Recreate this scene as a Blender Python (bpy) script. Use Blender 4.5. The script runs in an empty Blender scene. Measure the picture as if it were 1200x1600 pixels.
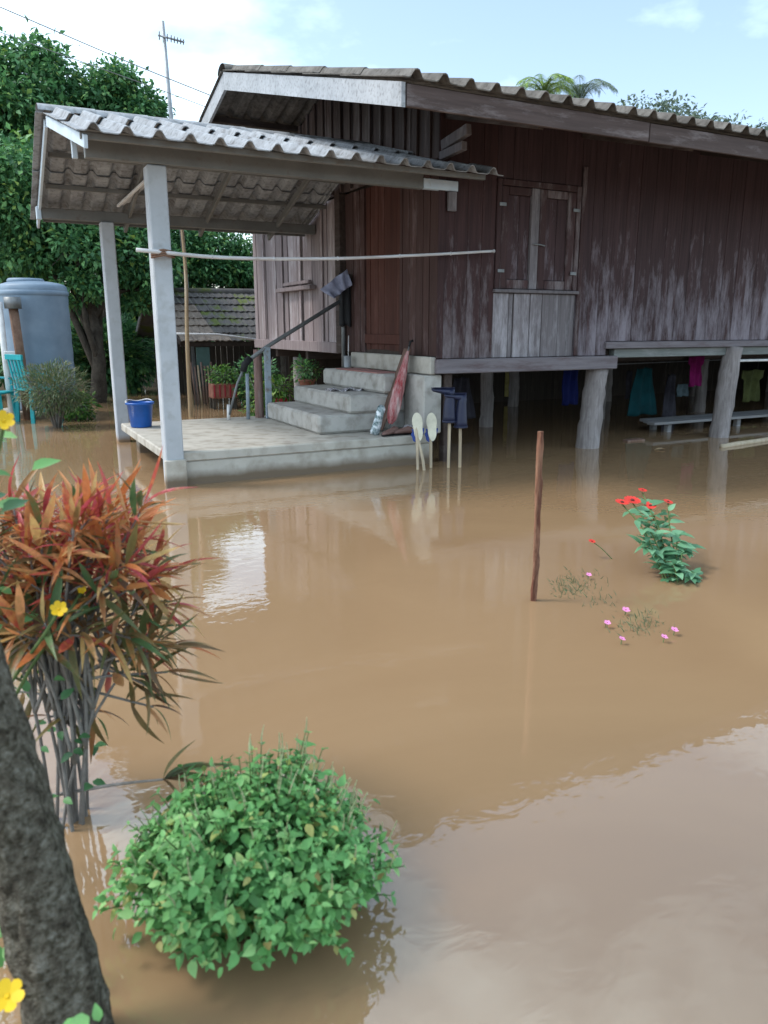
import bpy, bmesh, math, random
import numpy as np
from mathutils import Vector, Matrix, Euler, noise as mnoise

random.seed(7)
rng = np.random.default_rng(11)
R = math.radians
scene = bpy.context.scene
COL = scene.collection

# ------------------------------------------------------------------ camera
# World axes follow the house: +X along the front wall, +Y along the gable wall, z = 0 is the flood water.
CAM_H, PITCH, YAW, FPX = 1.5, math.atan2(288, 1200), R(27.3), 1200.0
cam_data = bpy.data.cameras.new('camera')
cam_data.sensor_fit = 'VERTICAL'
cam_data.sensor_height = 36.0
cam_data.lens = 27.0
cam_data.clip_start = 0.05
cam_data.clip_end = 2000
cam_data.dof.use_dof = True
cam_data.dof.focus_distance = 8.5
cam_data.dof.aperture_fstop = 4.0
cam = bpy.data.objects.new('camera', cam_data)
COL.objects.link(cam)
cam.location = (0, 0, CAM_H)
cam.rotation_euler = Euler((math.pi / 2 - PITCH, 0, -YAW), 'XYZ')
scene.camera = cam

# ------------------------------------------------------------------ sky, sun, exposure
SUN_EL, SUN_AZ = R(52), R(-62)            # azimuth from +Y towards +X: the light comes from the left and a little behind the house
world = bpy.data.worlds.new('World')
scene.world = world
world.use_nodes = True
wn, wl = world.node_tree.nodes, world.node_tree.links
wn.clear()
w_out = wn.new('ShaderNodeOutputWorld')
w_bg = wn.new('ShaderNodeBackground')
w_sky = wn.new('ShaderNodeTexSky')
w_sky.sky_type = 'NISHITA'
w_sky.sun_disc = False
w_sky.sun_elevation = SUN_EL
w_sky.sun_rotation = SUN_AZ
w_sky.air_density = 1.0
w_sky.dust_density = 1.6
w_sky.ozone_density = 0.7
w_tc = wn.new('ShaderNodeTexCoord')
w_map = wn.new('ShaderNodeMapping')
w_map.inputs['Scale'].default_value = (1.0, 1.0, 2.2)
w_map.inputs['Location'].default_value = (0.0, 0.0, 0.0)
w_noise = wn.new('ShaderNodeTexNoise')
w_noise.inputs['Scale'].default_value = 2.1
w_noise.inputs['Detail'].default_value = 7
w_noise.inputs['Roughness'].default_value = 0.52
w_ramp = wn.new('ShaderNodeValToRGB')
w_ramp.color_ramp.elements[0].position = 0.42
w_ramp.color_ramp.elements[0].color = (0.06, 0.06, 0.06, 1)
w_ramp.color_ramp.elements[1].position = 0.64
w_ramp.color_ramp.elements[1].color = (1, 1, 1, 1)
w_mix = wn.new('ShaderNodeMixRGB')
w_mix.inputs['Color2'].default_value = (7.3, 9.0, 9.9, 1)
wl.new(w_tc.outputs['Generated'], w_map.inputs['Vector'])
wl.new(w_map.outputs['Vector'], w_noise.inputs['Vector'])
wl.new(w_noise.outputs['Fac'], w_ramp.inputs['Fac'])
wl.new(w_ramp.outputs['Color'], w_mix.inputs['Fac'])
wl.new(w_sky.outputs['Color'], w_mix.inputs['Color1'])
wl.new(w_mix.outputs['Color'], w_bg.inputs['Color'])
w_bg.inputs['Strength'].default_value = 0.1
wl.new(w_bg.outputs['Background'], w_out.inputs['Surface'])

sun_data = bpy.data.lights.new('sun', 'SUN')
sun_data.energy = 1.0
sun_data.angle = R(14)
sun_data.color = (1.0, 0.96, 0.9)
sun = bpy.data.objects.new('sun', sun_data)
COL.objects.link(sun)
sun_dir = Vector((math.sin(SUN_AZ) * math.cos(SUN_EL), math.cos(SUN_AZ) * math.cos(SUN_EL), math.sin(SUN_EL)))
sun.rotation_euler = sun_dir.to_track_quat('Z', 'Y').to_euler()
sun.location = sun_dir * 60

scene.view_settings.view_transform = 'Standard'
scene.view_settings.look = 'None'
scene.view_settings.gamma = 1.0
scene.view_settings.exposure = 1.5
scene.view_settings.use_curve_mapping = False
scene.cycles.max_bounces = 8
scene.cycles.diffuse_bounces = 4
scene.cycles.transparent_max_bounces = 8


# ------------------------------------------------------------------ measuring helper: photo pixel -> point on a real plane
def px_ray(x, y):
    r, u = x - 600.0, 800.0 - y
    fw = FPX * math.cos(PITCH) + u * math.sin(PITCH)
    up = u * math.cos(PITCH) - FPX * math.sin(PITCH)
    return Vector((fw * math.sin(YAW) + r * math.cos(YAW), fw * math.cos(YAW) - r * math.sin(YAW), up))


def at(x, y, axis, val):
    d = px_ray(x, y)
    c = Vector((0, 0, CAM_H))
    return c + d * ((val - c[axis]) / d[axis])


def dep(x, y, t):
    return Vector((0, 0, CAM_H)) + px_ray(x, y) * (t / FPX)


# ------------------------------------------------------------------ materials
def nodes_of(name):
    m = bpy.data.materials.new(name)
    m.use_nodes = True
    nt = m.node_tree
    b = nt.nodes['Principled BSDF']
    return m, nt.nodes, nt.links, b


def ramp(n, stops):
    r = n.new('ShaderNodeValToRGB')
    el = r.color_ramp.elements
    while len(el) < len(stops):
        el.new(0.5)
    for e, (p, c) in zip(el, stops):
        e.position = p
        e.color = (*c, 1) if len(c) == 3 else c
    return r


def object_coords(n, l, scale):
    """Object coordinates shifted by a per-object random, so that no two pieces carry the same grain."""
    tc = n.new('ShaderNodeTexCoord')
    oi = n.new('ShaderNodeObjectInfo')
    mul = n.new('ShaderNodeMath'); mul.operation = 'MULTIPLY'; mul.inputs[1].default_value = 61.0
    add = n.new('ShaderNodeVectorMath'); add.operation = 'ADD'
    mp = n.new('ShaderNodeMapping'); mp.inputs['Scale'].default_value = scale
    l.new(oi.outputs['Random'], mul.inputs[0])
    l.new(tc.outputs['Object'], add.inputs[0])
    l.new(mul.outputs[0], add.inputs[1])
    l.new(add.outputs[0], mp.inputs['Vector'])
    return mp.outputs['Vector'], oi.outputs['Random']


def wood(name, dark, mid, wear, wear_amt=0.5, axis=2, rough=0.75, low=None, varia=0.5):
    """Painted or bare weathered board: fine grain along axis, patches worn to 'wear', optional more wear low on the wall."""
    m, n, l, b = nodes_of(name)
    sc = [26.0, 26.0, 26.0]; sc[axis] = 1.3
    v, rnd = object_coords(n, l, sc)
    g = n.new('ShaderNodeTexNoise'); g.inputs['Scale'].default_value = 1.0; g.inputs['Detail'].default_value = 6; g.inputs['Roughness'].default_value = 0.65
    l.new(v, g.inputs['Vector'])
    rg = ramp(n, [(0.3, dark), (0.7, mid)])
    l.new(g.outputs['Fac'], rg.inputs['Fac'])
    sc2 = [8.0, 8.0, 8.0]; sc2[axis] = 1.7
    v2, _ = object_coords(n, l, sc2)
    w = n.new('ShaderNodeTexNoise'); w.inputs['Scale'].default_value = 1.0; w.inputs['Detail'].default_value = 8; w.inputs['Roughness'].default_value = 0.72
    l.new(v2, w.inputs['Vector'])
    fac = w.outputs['Fac']
    a = n.new('ShaderNodeMath'); a.operation = 'MULTIPLY_ADD'; a.inputs[1].default_value = varia * 0.22; a.inputs[2].default_value = -varia * 0.11
    l.new(rnd, a.inputs[0])
    s = n.new('ShaderNodeMath'); s.operation = 'ADD'
    l.new(fac, s.inputs[0]); l.new(a.outputs[0], s.inputs[1])
    fac = s.outputs[0]
    if low:
        geo = n.new('ShaderNodeNewGeometry'); sep = n.new('ShaderNodeSeparateXYZ')
        l.new(geo.outputs['Position'], sep.inputs[0])
        mr = n.new('ShaderNodeMapRange'); mr.inputs['From Min'].default_value = low[0]; mr.inputs['From Max'].default_value = low[1]
        mr.inputs['To Min'].default_value = low[2]; mr.inputs['To Max'].default_value = low[3]
        l.new(sep.outputs['Z'], mr.inputs['Value'])
        s2 = n.new('ShaderNodeMath'); s2.operation = 'ADD'
        l.new(fac, s2.inputs[0]); l.new(mr.outputs[0], s2.inputs[1])
        fac = s2.outputs[0]
    rw = ramp(n, [(0.62 - 0.25 * wear_amt, (0, 0, 0)), (0.86 - 0.25 * wear_amt, (1, 1, 1))])
    l.new(fac, rw.inputs['Fac'])
    mx = n.new('ShaderNodeMixRGB'); mx.inputs['Color2'].default_value = (*wear, 1)
    l.new(rw.outputs['Color'], mx.inputs['Fac']); l.new(rg.outputs['Color'], mx.inputs['Color1'])
    hs = n.new('ShaderNodeHueSaturation')
    vv = n.new('ShaderNodeMath'); vv.operation = 'MULTIPLY_ADD'; vv.inputs[1].default_value = 0.5 * varia; vv.inputs[2].default_value = 1 - 0.25 * varia
    l.new(rnd, vv.inputs[0]); l.new(vv.outputs[0], hs.inputs['Value'])
    l.new(mx.outputs['Color'], hs.inputs['Color'])
    l.new(hs.outputs['Color'], b.inputs['Base Color'])
    b.inputs['Roughness'].default_value = rough
    b.inputs['Specular IOR Level'].default_value = 0.3
    bp = n.new('ShaderNodeBump'); bp.inputs['Strength'].default_value = 0.5; bp.inputs['Distance'].default_value = 0.006
    l.new(g.outputs['Fac'], bp.inputs['Height']); l.new(bp.outputs['Normal'], b.inputs['Normal'])
    return m


def rough_mat(name, stops, scale=4.0, rough=0.85, bump=0.3, dist=0.01, metallic=0.0, detail=8, spec=0.3, fine=None, wet=None):
    """Mottled mineral or metal surface in object coordinates; wet = (z0, z1, colour): a damp, silty band above the water."""
    m, n, l, b = nodes_of(name)
    v, rnd = object_coords(n, l, (1, 1, 1))
    t = n.new('ShaderNodeTexNoise'); t.inputs['Scale'].default_value = scale; t.inputs['Detail'].default_value = detail; t.inputs['Roughness'].default_value = 0.65
    l.new(v, t.inputs['Vector'])
    r = ramp(n, stops)
    l.new(t.outputs['Fac'], r.inputs['Fac'])
    col = r.outputs['Color']
    if fine:
        t2 = n.new('ShaderNodeTexNoise'); t2.inputs['Scale'].default_value = fine[0]; t2.inputs['Detail'].default_value = 5
        l.new(v, t2.inputs['Vector'])
        r2 = ramp(n, [(fine[1], (1, 1, 1)), (fine[2], fine[3])])
        l.new(t2.outputs['Fac'], r2.inputs['Fac'])
        mm = n.new('ShaderNodeMixRGB'); mm.blend_type = 'MULTIPLY'; mm.inputs['Fac'].default_value = 1
        l.new(col, mm.inputs['Color1']); l.new(r2.outputs['Color'], mm.inputs['Color2'])
        col = mm.outputs['Color']
    if wet:
        geo = n.new('ShaderNodeNewGeometry'); sep = n.new('ShaderNodeSeparateXYZ')
        l.new(geo.outputs['Position'], sep.inputs[0])
        nz = n.new('ShaderNodeMath'); nz.operation = 'MULTIPLY_ADD'; nz.inputs[1].default_value = 0.10; 
        l.new(t.outputs['Fac'], nz.inputs[0]); l.new(sep.outputs['Z'], nz.inputs[2])
        mr = n.new('ShaderNodeMapRange'); mr.inputs['From Min'].default_value = wet[0] + 0.05; mr.inputs['From Max'].default_value = wet[1] + 0.05
        mr.inputs['To Min'].default_value = 1; mr.inputs['To Max'].default_value = 0
        l.new(nz.outputs[0], mr.inputs['Value'])
        mw = n.new('ShaderNodeMixRGB'); mw.inputs['Color2'].default_value = (*wet[2], 1)
        l.new(mr.outputs[0], mw.inputs['Fac']); l.new(col, mw.inputs['Color1'])
        col = mw.outputs['Color']
    l.new(col, b.inputs['Base Color'])
    b.inputs['Roughness'].default_value = rough
    b.inputs['Metallic'].default_value = metallic
    b.inputs['Specular IOR Level'].default_value = spec
    if bump:
        t3 = n.new('ShaderNodeTexNoise'); t3.inputs['Scale'].default_value = scale * 5; t3.inputs['Detail'].default_value = 6
        l.new(v, t3.inputs['Vector'])
        bp = n.new('ShaderNodeBump'); bp.inputs['Strength'].default_value = bump; bp.inputs['Distance'].default_value = dist
        l.new(t3.outputs['Fac'], bp.inputs['Height']); l.new(bp.outputs['Normal'], b.inputs['Normal'])
    return m


def plastic(name, col, rough=0.4, varia=0.12, spec=0.4):
    c2 = tuple(max(0, c * (1 - varia * 2)) for c in col)
    return rough_mat(name, [(0.35, c2), (0.65, col)], scale=7, rough=rough, bump=0.08, dist=0.002, spec=spec)


def leaf_mat(name, stops, rough=0.5, trans=0.25, mottle=0.0):
    """Leaves: colour picked per leaf from the ramp (attribute lr in a joined mesh, object random for single leaves)."""
    m, n, l, b = nodes_of(name)
    a = n.new('ShaderNodeAttribute'); a.attribute_name = 'lr'
    oi = n.new('ShaderNodeObjectInfo')
    s = n.new('ShaderNodeMath'); s.operation = 'ADD'
    fr = n.new('ShaderNodeMath'); fr.operation = 'FRACT'
    l.new(a.outputs['Fac'], s.inputs[0]); l.new(oi.outputs['Random'], s.inputs[1]); l.new(s.outputs[0], fr.inputs[0])
    r = ramp(n, stops)
    l.new(fr.outputs[0], r.inputs['Fac'])
    tc = n.new('ShaderNodeTexCoord')
    t = n.new('ShaderNodeTexNoise'); t.inputs['Scale'].default_value = 30; t.inputs['Detail'].default_value = 3
    l.new(tc.outputs['Object'], t.inputs['Vector'])
    if mottle:
        t2 = n.new('ShaderNodeTexNoise'); t2.inputs['Scale'].default_value = 5.0; t2.inputs['Detail'].default_value = 4
        l.new(tc.outputs['Object'], t2.inputs['Vector'])
        mm = n.new('ShaderNodeMath'); mm.operation = 'MULTIPLY_ADD'; mm.inputs[1].default_value = mottle
        l.new(t2.outputs['Fac'], mm.inputs[0]); l.new(s.outputs[0], mm.inputs[2]); l.new(mm.outputs[0], fr.inputs[0])
    hs = n.new('ShaderNodeHueSaturation')
    mv = n.new('ShaderNodeMath'); mv.operation = 'MULTIPLY_ADD'; mv.inputs[1].default_value = 0.7; mv.inputs[2].default_value = 0.65
    l.new(t.outputs['Fac'], mv.inputs[0]); l.new(mv.outputs[0], hs.inputs['Value'])
    l.new(r.outputs['Color'], hs.inputs['Color'])
    l.new(hs.outputs['Color'], b.inputs['Base Color'])
    b.inputs['Roughness'].default_value = rough
    b.inputs['Specular IOR Level'].default_value = 0.35
    tr = n.new('ShaderNodeBsdfTranslucent')
    l.new(hs.outputs['Color'], tr.inputs['Color'])
    mx = n.new('ShaderNodeMixShader'); mx.inputs['Fac'].default_value = trans
    out = n['Material Output']
    l.new(b.outputs['BSDF'], mx.inputs[1]); l.new(tr.outputs['BSDF'], mx.inputs[2]); l.new(mx.outputs['Shader'], out.inputs['Surface'])
    return m


def water_mat():
    m, n, l, b = nodes_of('muddy_flood_water')
    geo = n.new('ShaderNodeNewGeometry')
    t = n.new('ShaderNodeTexNoise'); t.inputs['Scale'].default_value = 0.35; t.inputs['Detail'].default_value = 5; t.inputs['Distortion'].default_value = 1.2
    l.new(geo.outputs['Position'], t.inputs['Vector'])
    r = ramp(n, [(0.3, (0.250, 0.157, 0.085)), (0.7, (0.312, 0.204, 0.112))])
    l.new(t.outputs['Fac'], r.inputs['Fac'])
    l.new(r.outputs['Color'], b.inputs['Base Color'])
    b.inputs['Roughness'].default_value = 0.008
    b.inputs['IOR'].default_value = 1.95
    b.inputs['Specular IOR Level'].default_value = 0.5
    mp = n.new('ShaderNodeMapping'); mp.inputs['Rotation'].default_value = (0, 0, R(-27)); mp.inputs['Scale'].default_value = (1.0, 1.7, 1.0)
    l.new(geo.outputs['Position'], mp.inputs['Vector'])
    w1 = n.new('ShaderNodeTexNoise'); w1.inputs['Scale'].default_value = 7.0; w1.inputs['Detail'].default_value = 3.0; w1.inputs['Distortion'].default_value = 0.6
    w2 = n.new('ShaderNodeTexNoise'); w2.inputs['Scale'].default_value = 0.8; w2.inputs['Detail'].default_value = 2
    l.new(mp.outputs['Vector'], w1.inputs['Vector']); l.new(mp.outputs['Vector'], w2.inputs['Vector'])
    ad = n.new('ShaderNodeMath'); ad.operation = 'MULTIPLY'
    l.new(w1.outputs['Fac'], ad.inputs[0]); l.new(w2.outputs['Fac'], ad.inputs[1])
    bp = n.new('ShaderNodeBump'); bp.inputs['Strength'].default_value = 0.17; bp.inputs['Distance'].default_value = 0.012
    l.new(ad.outputs[0], bp.inputs['Height']); l.new(bp.outputs['Normal'], b.inputs['Normal'])
    return m


M = {}
M['water'] = water_mat()
M['mud'] = rough_mat('wet_mud_ground', [(0.3, (0.07, 0.05, 0.03)), (0.7, (0.13, 0.095, 0.06))], scale=1.5, rough=0.8, bump=0.6, dist=0.05)
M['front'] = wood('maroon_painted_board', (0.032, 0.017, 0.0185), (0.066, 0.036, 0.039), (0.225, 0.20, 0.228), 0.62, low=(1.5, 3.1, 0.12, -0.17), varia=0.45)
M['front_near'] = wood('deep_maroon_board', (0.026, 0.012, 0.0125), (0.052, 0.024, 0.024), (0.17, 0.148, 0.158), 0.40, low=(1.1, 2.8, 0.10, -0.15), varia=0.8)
M['panel'] = wood('bare_grey_board', (0.11, 0.098, 0.104), (0.20, 0.18, 0.19), (0.36, 0.345, 0.37), 0.55, varia=0.7)
M['gable'] = wood('faded_pink_grey_board', (0.17, 0.132, 0.135), (0.30, 0.25, 0.255), (0.42, 0.39, 0.40), 0.5, varia=0.75)
M['gable_dark'] = wood('brown_gable_board', (0.06, 0.042, 0.038), (0.11, 0.08, 0.074), (0.18, 0.155, 0.155), 0.4, varia=0.8)
M['door'] = wood('red_brown_door_board', (0.050, 0.017, 0.012), (0.090, 0.031, 0.021), (0.12, 0.06, 0.05), 0.25, varia=0.6)
M['door_side'] = wood('dark_brown_board', (0.042, 0.021, 0.018), (0.078, 0.040, 0.035), (0.17, 0.13, 0.13), 0.3, varia=0.6)
M['sill'] = wood('weathered_sill_timber', (0.12, 0.105, 0.115), (0.20, 0.18, 0.195), (0.09, 0.055, 0.055), 0.42, axis=0, varia=0.3)
M['sill_green'] = wood('pale_green_grey_timber', (0.12, 0.13, 0.125), (0.20, 0.215, 0.205), (0.28, 0.28, 0.28), 0.4, axis=0, varia=0.3)
M['sash'] = wood('maroon_window_frame', (0.036, 0.018, 0.019), (0.066, 0.034, 0.034), (0.20, 0.175, 0.18), 0.52, varia=0.7)
M['fascia'] = wood('dark_fascia_board', (0.05, 0.034, 0.031), (0.09, 0.064, 0.058), (0.22, 0.19, 0.19), 0.42, axis=0)
M['barge'] = rough_mat('weathered_white_barge_board', [(0.25, (0.22, 0.225, 0.235)), (0.42, (0.34, 0.36, 0.385)), (0.7, (0.44, 0.46, 0.49))], scale=3.5, rough=0.8, bump=0.4, dist=0.004, fine=(30, 0.5, 0.72, (0.62, 0.60, 0.58)))
M['rafter'] = wood('dark_roof_timber', (0.035, 0.024, 0.021), (0.065, 0.046, 0.039), (0.10, 0.085, 0.08), 0.35, axis=1)
M['purlin'] = wood('dark_purlin_timber', (0.035, 0.024, 0.021), (0.065, 0.046, 0.039), (0.10, 0.085, 0.08), 0.35, axis=0)
M['log'] = wood('grey_log_post', (0.15, 0.13, 0.125), (0.29, 0.26, 0.255), (0.38, 0.35, 0.35), 0.5, rough=0.9)
M['bamboo'] = wood('dry_bamboo', (0.22, 0.15, 0.085), (0.38, 0.28, 0.17), (0.46, 0.40, 0.32), 0.4, rough=0.55)
M['pole'] = wood('pale_bamboo_pole', (0.38, 0.38, 0.39), (0.54, 0.54, 0.55), (0.30, 0.24, 0.21), 0.35, axis=0, rough=0.5)
M['stake'] = wood('reddish_stake_wood', (0.045, 0.018, 0.012), (0.17, 0.065, 0.038), (0.34, 0.19, 0.12), 0.62, rough=0.85, varia=0.2)
M['stick'] = wood('pale_stick_wood', (0.36, 0.29, 0.20), (0.52, 0.44, 0.33), (0.30, 0.22, 0.15), 0.35)
M['redpost'] = wood('reddish_timber_post', (0.18, 0.10, 0.085), (0.30, 0.19, 0.165), (0.40, 0.33, 0.31), 0.4)
M['board'] = wood('brown_leaning_board', (0.10, 0.058, 0.044), (0.18, 0.11, 0.085), (0.25, 0.19, 0.16), 0.35)
M['bench'] = wood('grey_bench_timber', (0.15, 0.15, 0.155), (0.26, 0.26, 0.265), (0.18, 0.16, 0.15), 0.4, axis=0)
M['back'] = wood('old_dark_boarding', (0.030, 0.022, 0.018), (0.06, 0.045, 0.036), (0.09, 0.075, 0.062), 0.3)
MUDC = (0.25, 0.165, 0.10)
M['tile'] = rough_mat('grey_fibre_cement', [(0.28, (0.13, 0.12, 0.12)), (0.45, (0.255, 0.265, 0.28)), (0.7, (0.375, 0.395, 0.42))], scale=5, rough=0.9, bump=0.4, dist=0.006, fine=(24, 0.5, 0.75, (0.55, 0.53, 0.5)))
M['tile_old'] = rough_mat('brown_fibre_cement', [(0.28, (0.060, 0.054, 0.048)), (0.5, (0.125, 0.115, 0.104)), (0.75, (0.21, 0.198, 0.182))], scale=5, rough=0.92, bump=0.4, dist=0.006, fine=(24, 0.5, 0.75, (0.55, 0.53, 0.5)))
M['tile_shed'] = rough_mat('mossy_dark_tile', [(0.30, (0.055, 0.048, 0.046)), (0.52, (0.11, 0.10, 0.095)), (0.60, (0.085, 0.105, 0.03)), (0.8, (0.12, 0.15, 0.035))], scale=1.6, rough=0.95, bump=0.5, dist=0.01)
M['tile_shed_brown'] = rough_mat('brown_shed_tile', [(0.3, (0.13, 0.10, 0.08)), (0.7, (0.25, 0.20, 0.165))], scale=6, rough=0.95, bump=0.5, dist=0.01)
M['pillar'] = rough_mat('painted_concrete_pillar', [(0.3, (0.36, 0.385, 0.41)), (0.7, (0.45, 0.475, 0.51))], scale=3, rough=0.8, bump=0.2, dist=0.004, fine=(9, 0.55, 0.8, (0.78, 0.76, 0.72)), wet=(0.02, 0.10, MUDC))
M['concrete'] = rough_mat('pale_concrete', [(0.3, (0.37, 0.35, 0.31)), (0.7, (0.47, 0.445, 0.395))], scale=2.2, rough=0.82, bump=0.25, dist=0.005, fine=(6, 0.46, 0.74, (0.62, 0.59, 0.54)), wet=(0.06, 0.15, (0.15, 0.112, 0.078)))
M['concrete_step'] = rough_mat('grey_step_concrete', [(0.3, (0.36, 0.345, 0.315)), (0.7, (0.49, 0.47, 0.44))], scale=2.6, rough=0.85, bump=0.3, dist=0.006, fine=(7, 0.46, 0.74, (0.60, 0.58, 0.55)))
M['steel'] = rough_mat('painted_grey_steel', [(0.3, (0.12, 0.12, 0.115)), (0.7, (0.19, 0.19, 0.182))], scale=3, rough=0.55, bump=0.1, dist=0.002, fine=(12, 0.6, 0.8, (0.7, 0.55, 0.45)))
M['steel_blue'] = rough_mat('pale_blue_steel', [(0.3, (0.42, 0.50, 0.58)), (0.7, (0.55, 0.63, 0.70))], scale=4, rough=0.5, bump=0.1, dist=0.002, fine=(12, 0.62, 0.8, (0.7, 0.6, 0.5)))
M['pipe'] = rough_mat('galvanised_pipe', [(0.3, (0.13, 0.14, 0.145)), (0.7, (0.24, 0.25, 0.255))], scale=8, rough=0.5, bump=0.1, dist=0.002, metallic=0.4)
M['pipe_blue'] = rough_mat('blue_grey_pipe', [(0.3, (0.22, 0.27, 0.32)), (0.7, (0.34, 0.40, 0.45))], scale=8, rough=0.55, bump=0.15, dist=0.002, fine=(16, 0.55, 0.75, (0.6, 0.42, 0.3)))
M['black'] = plastic('black_cloth', (0.018, 0.018, 0.02), 0.8)
M['bucket'] = plastic('blue_bucket_plastic', (0.012, 0.10, 0.40), 0.35)
M['white'] = plastic('white_plastic', (0.72, 0.72, 0.72), 0.45)
M['sole'] = plastic('cream_rubber', (0.70, 0.66, 0.52), 0.6)
M['blue_strap'] = plastic('blue_rubber', (0.02, 0.06, 0.30), 0.5)
M['boot'] = plastic('navy_rubber', (0.018, 0.022, 0.055), 0.45)
M['red_cloth'] = wood('faded_red_cloth', (0.22, 0.018, 0.024), (0.42, 0.06, 0.07), (0.58, 0.44, 0.42), 0.72, rough=0.7, varia=0.1)
M['silver'] = rough_mat('silver_green_foil', [(0.35, (0.06, 0.11, 0.11)), (0.5, (0.35, 0.40, 0.42)), (0.65, (0.75, 0.77, 0.80))], scale=18, rough=0.35, bump=0.5, dist=0.005, metallic=0.3, detail=2)
M['shoe'] = plastic('brown_leather', (0.17, 0.095, 0.08), 0.6)
M['paper'] = rough_mat('printed_rag', [(0.35, (0.08, 0.075, 0.09)), (0.5, (0.36, 0.34, 0.36)), (0.65, (0.62, 0.60, 0.60))], scale=26, rough=0.9, bump=0.3, dist=0.004, detail=2)
M['pink_rag'] = plastic('faded_red_mat', (0.40, 0.20, 0.18), 0.9)
M['tank'] = rough_mat('blue_grey_tank_plastic', [(0.3, (0.14, 0.20, 0.27)), (0.7, (0.22, 0.29, 0.37))], scale=2, rough=0.5, bump=0.1, dist=0.003)
M['rust'] = rough_mat('rusty_brown_pipe', [(0.3, (0.11, 0.06, 0.04)), (0.7, (0.24, 0.145, 0.10))], scale=8, rough=0.8)
M['turq'] = plastic('turquoise_plastic', (0.01, 0.33, 0.37), 0.45)
M['bark'] = rough_mat('dark_bark', [(0.3, (0.035, 0.028, 0.022)), (0.7, (0.10, 0.085, 0.068))], scale=6, rough=0.95, bump=0.9, dist=0.03)
M['bark_fg'] = rough_mat('mossy_grey_bark', [(0.30, (0.055, 0.046, 0.032)), (0.43, (0.115, 0.10, 0.074)), (0.54, (0.19, 0.175, 0.135)), (0.68, (0.30, 0.285, 0.235))], scale=34, rough=0.95, bump=1.0, dist=0.03, fine=(70, 0.45, 0.65, (0.35, 0.33, 0.27)))
M['stem'] = rough_mat('grey_shrub_stem', [(0.3, (0.13, 0.12, 0.11)), (0.7, (0.25, 0.235, 0.22))], scale=20, rough=0.9)
M['stem_green'] = rough_mat('green_stem', [(0.3, (0.06, 0.10, 0.03)), (0.7, (0.11, 0.16, 0.05))], scale=20, rough=0.7)
M['terracotta'] = rough_mat('terracotta', [(0.3, (0.20, 0.085, 0.06)), (0.7, (0.34, 0.16, 0.12))], scale=8, rough=0.9)
M['pot_red'] = plastic('red_plastic_pot', (0.35, 0.02, 0.04), 0.5)
M['cable'] = plastic('grey_cable', (0.16, 0.16, 0.17), 0.6)
M['alu'] = rough_mat('dull_aluminium', [(0.3, (0.22, 0.24, 0.26)), (0.7, (0.34, 0.36, 0.38))], scale=8, rough=0.5, metallic=0.3)
M['green_sheet'] = plastic('dull_green_tarp', (0.06, 0.11, 0.10), 0.6)
for k, c in dict(cl_blue=(0.015, 0.03, 0.24), cl_teal=(0.01, 0.15, 0.18), cl_pink=(0.62, 0.02, 0.30), cl_lime=(0.30, 0.34, 0.12), cl_sky=(0.30, 0.42, 0.48), cl_grey=(0.18, 0.17, 0.22), cl_tan=(0.42, 0.36, 0.14), cl_bag=(0.36, 0.38, 0.52)).items():
    M[k] = plastic('cloth_' + k[3:], c if k in ('cl_bag', 'cl_tan') else tuple(0.32 * v for v in c), 0.9, 0.2, 0.2)
M['lf_dark'] = leaf_mat('dark_green_leaves', [(0.0, (0.035, 0.105, 0.045)), (0.35, (0.065, 0.18, 0.07)), (0.7, (0.12, 0.29, 0.11)), (0.92, (0.19, 0.38, 0.13)), (1.0, (0.30, 0.40, 0.09))], trans=0.35)
M['lf_mid'] = leaf_mat('mid_green_leaves', [(0.0, (0.030, 0.090, 0.020)), (0.5, (0.065, 0.17, 0.030)), (0.85, (0.12, 0.25, 0.040)), (1.0, (0.24, 0.30, 0.05))])
M['lf_palm'] = leaf_mat('palm_fronds', [(0.0, (0.10, 0.19, 0.045)), (0.6, (0.20, 0.32, 0.06)), (1.0, (0.34, 0.46, 0.07))])
M['lf_far'] = leaf_mat('grey_green_leaves', [(0.0, (0.09, 0.13, 0.10)), (1.0, (0.19, 0.25, 0.18))])
M['lf_basil'] = leaf_mat('basil_leaves', [(0.0, (0.085, 0.225, 0.066)), (0.4, (0.135, 0.35, 0.105)), (0.8, (0.20, 0.45, 0.15)), (0.93, (0.29, 0.52, 0.19)), (0.97, (0.40, 0.44, 0.13)), (1.0, (0.30, 0.22, 0.09))], rough=0.5, trans=0.28)
M['lf_grey'] = leaf_mat('dusty_green_leaves', [(0.0, (0.065, 0.11, 0.05)), (0.6, (0.12, 0.17, 0.075)), (1.0, (0.22, 0.20, 0.11))])
M['lf_zin'] = leaf_mat('zinnia_leaves', [(0.0, (0.075, 0.20, 0.10)), (0.6, (0.13, 0.30, 0.16)), (1.0, (0.20, 0.40, 0.23))])
M['lf_croton'] = leaf_mat('croton_leaves', [(0.0, (0.50, 0.15, 0.06)), (0.16, (0.64, 0.28, 0.10)), (0.27, (0.48, 0.09, 0.06)), (0.37, (0.55, 0.10, 0.13)), (0.46, (0.36, 0.06, 0.05)), (0.56, (0.55, 0.40, 0.15)), (0.70, (0.60, 0.28, 0.13)), (0.84, (0.24, 0.16, 0.06)), (1.0, (0.54, 0.18, 0.05))], rough=0.4, trans=0.35, mottle=0.55)
M['lf_croton_dark'] = leaf_mat('old_croton_leaves', [(0.0, (0.13, 0.065, 0.045)), (0.30, (0.19, 0.15, 0.055)), (0.5, (0.10, 0.13, 0.05)), (0.7, (0.28, 0.12, 0.05)), (0.85, (0.07, 0.15, 0.06)), (1.0, (0.12, 0.18, 0.07))], rough=0.4, trans=0.3, mottle=0.5)
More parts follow.
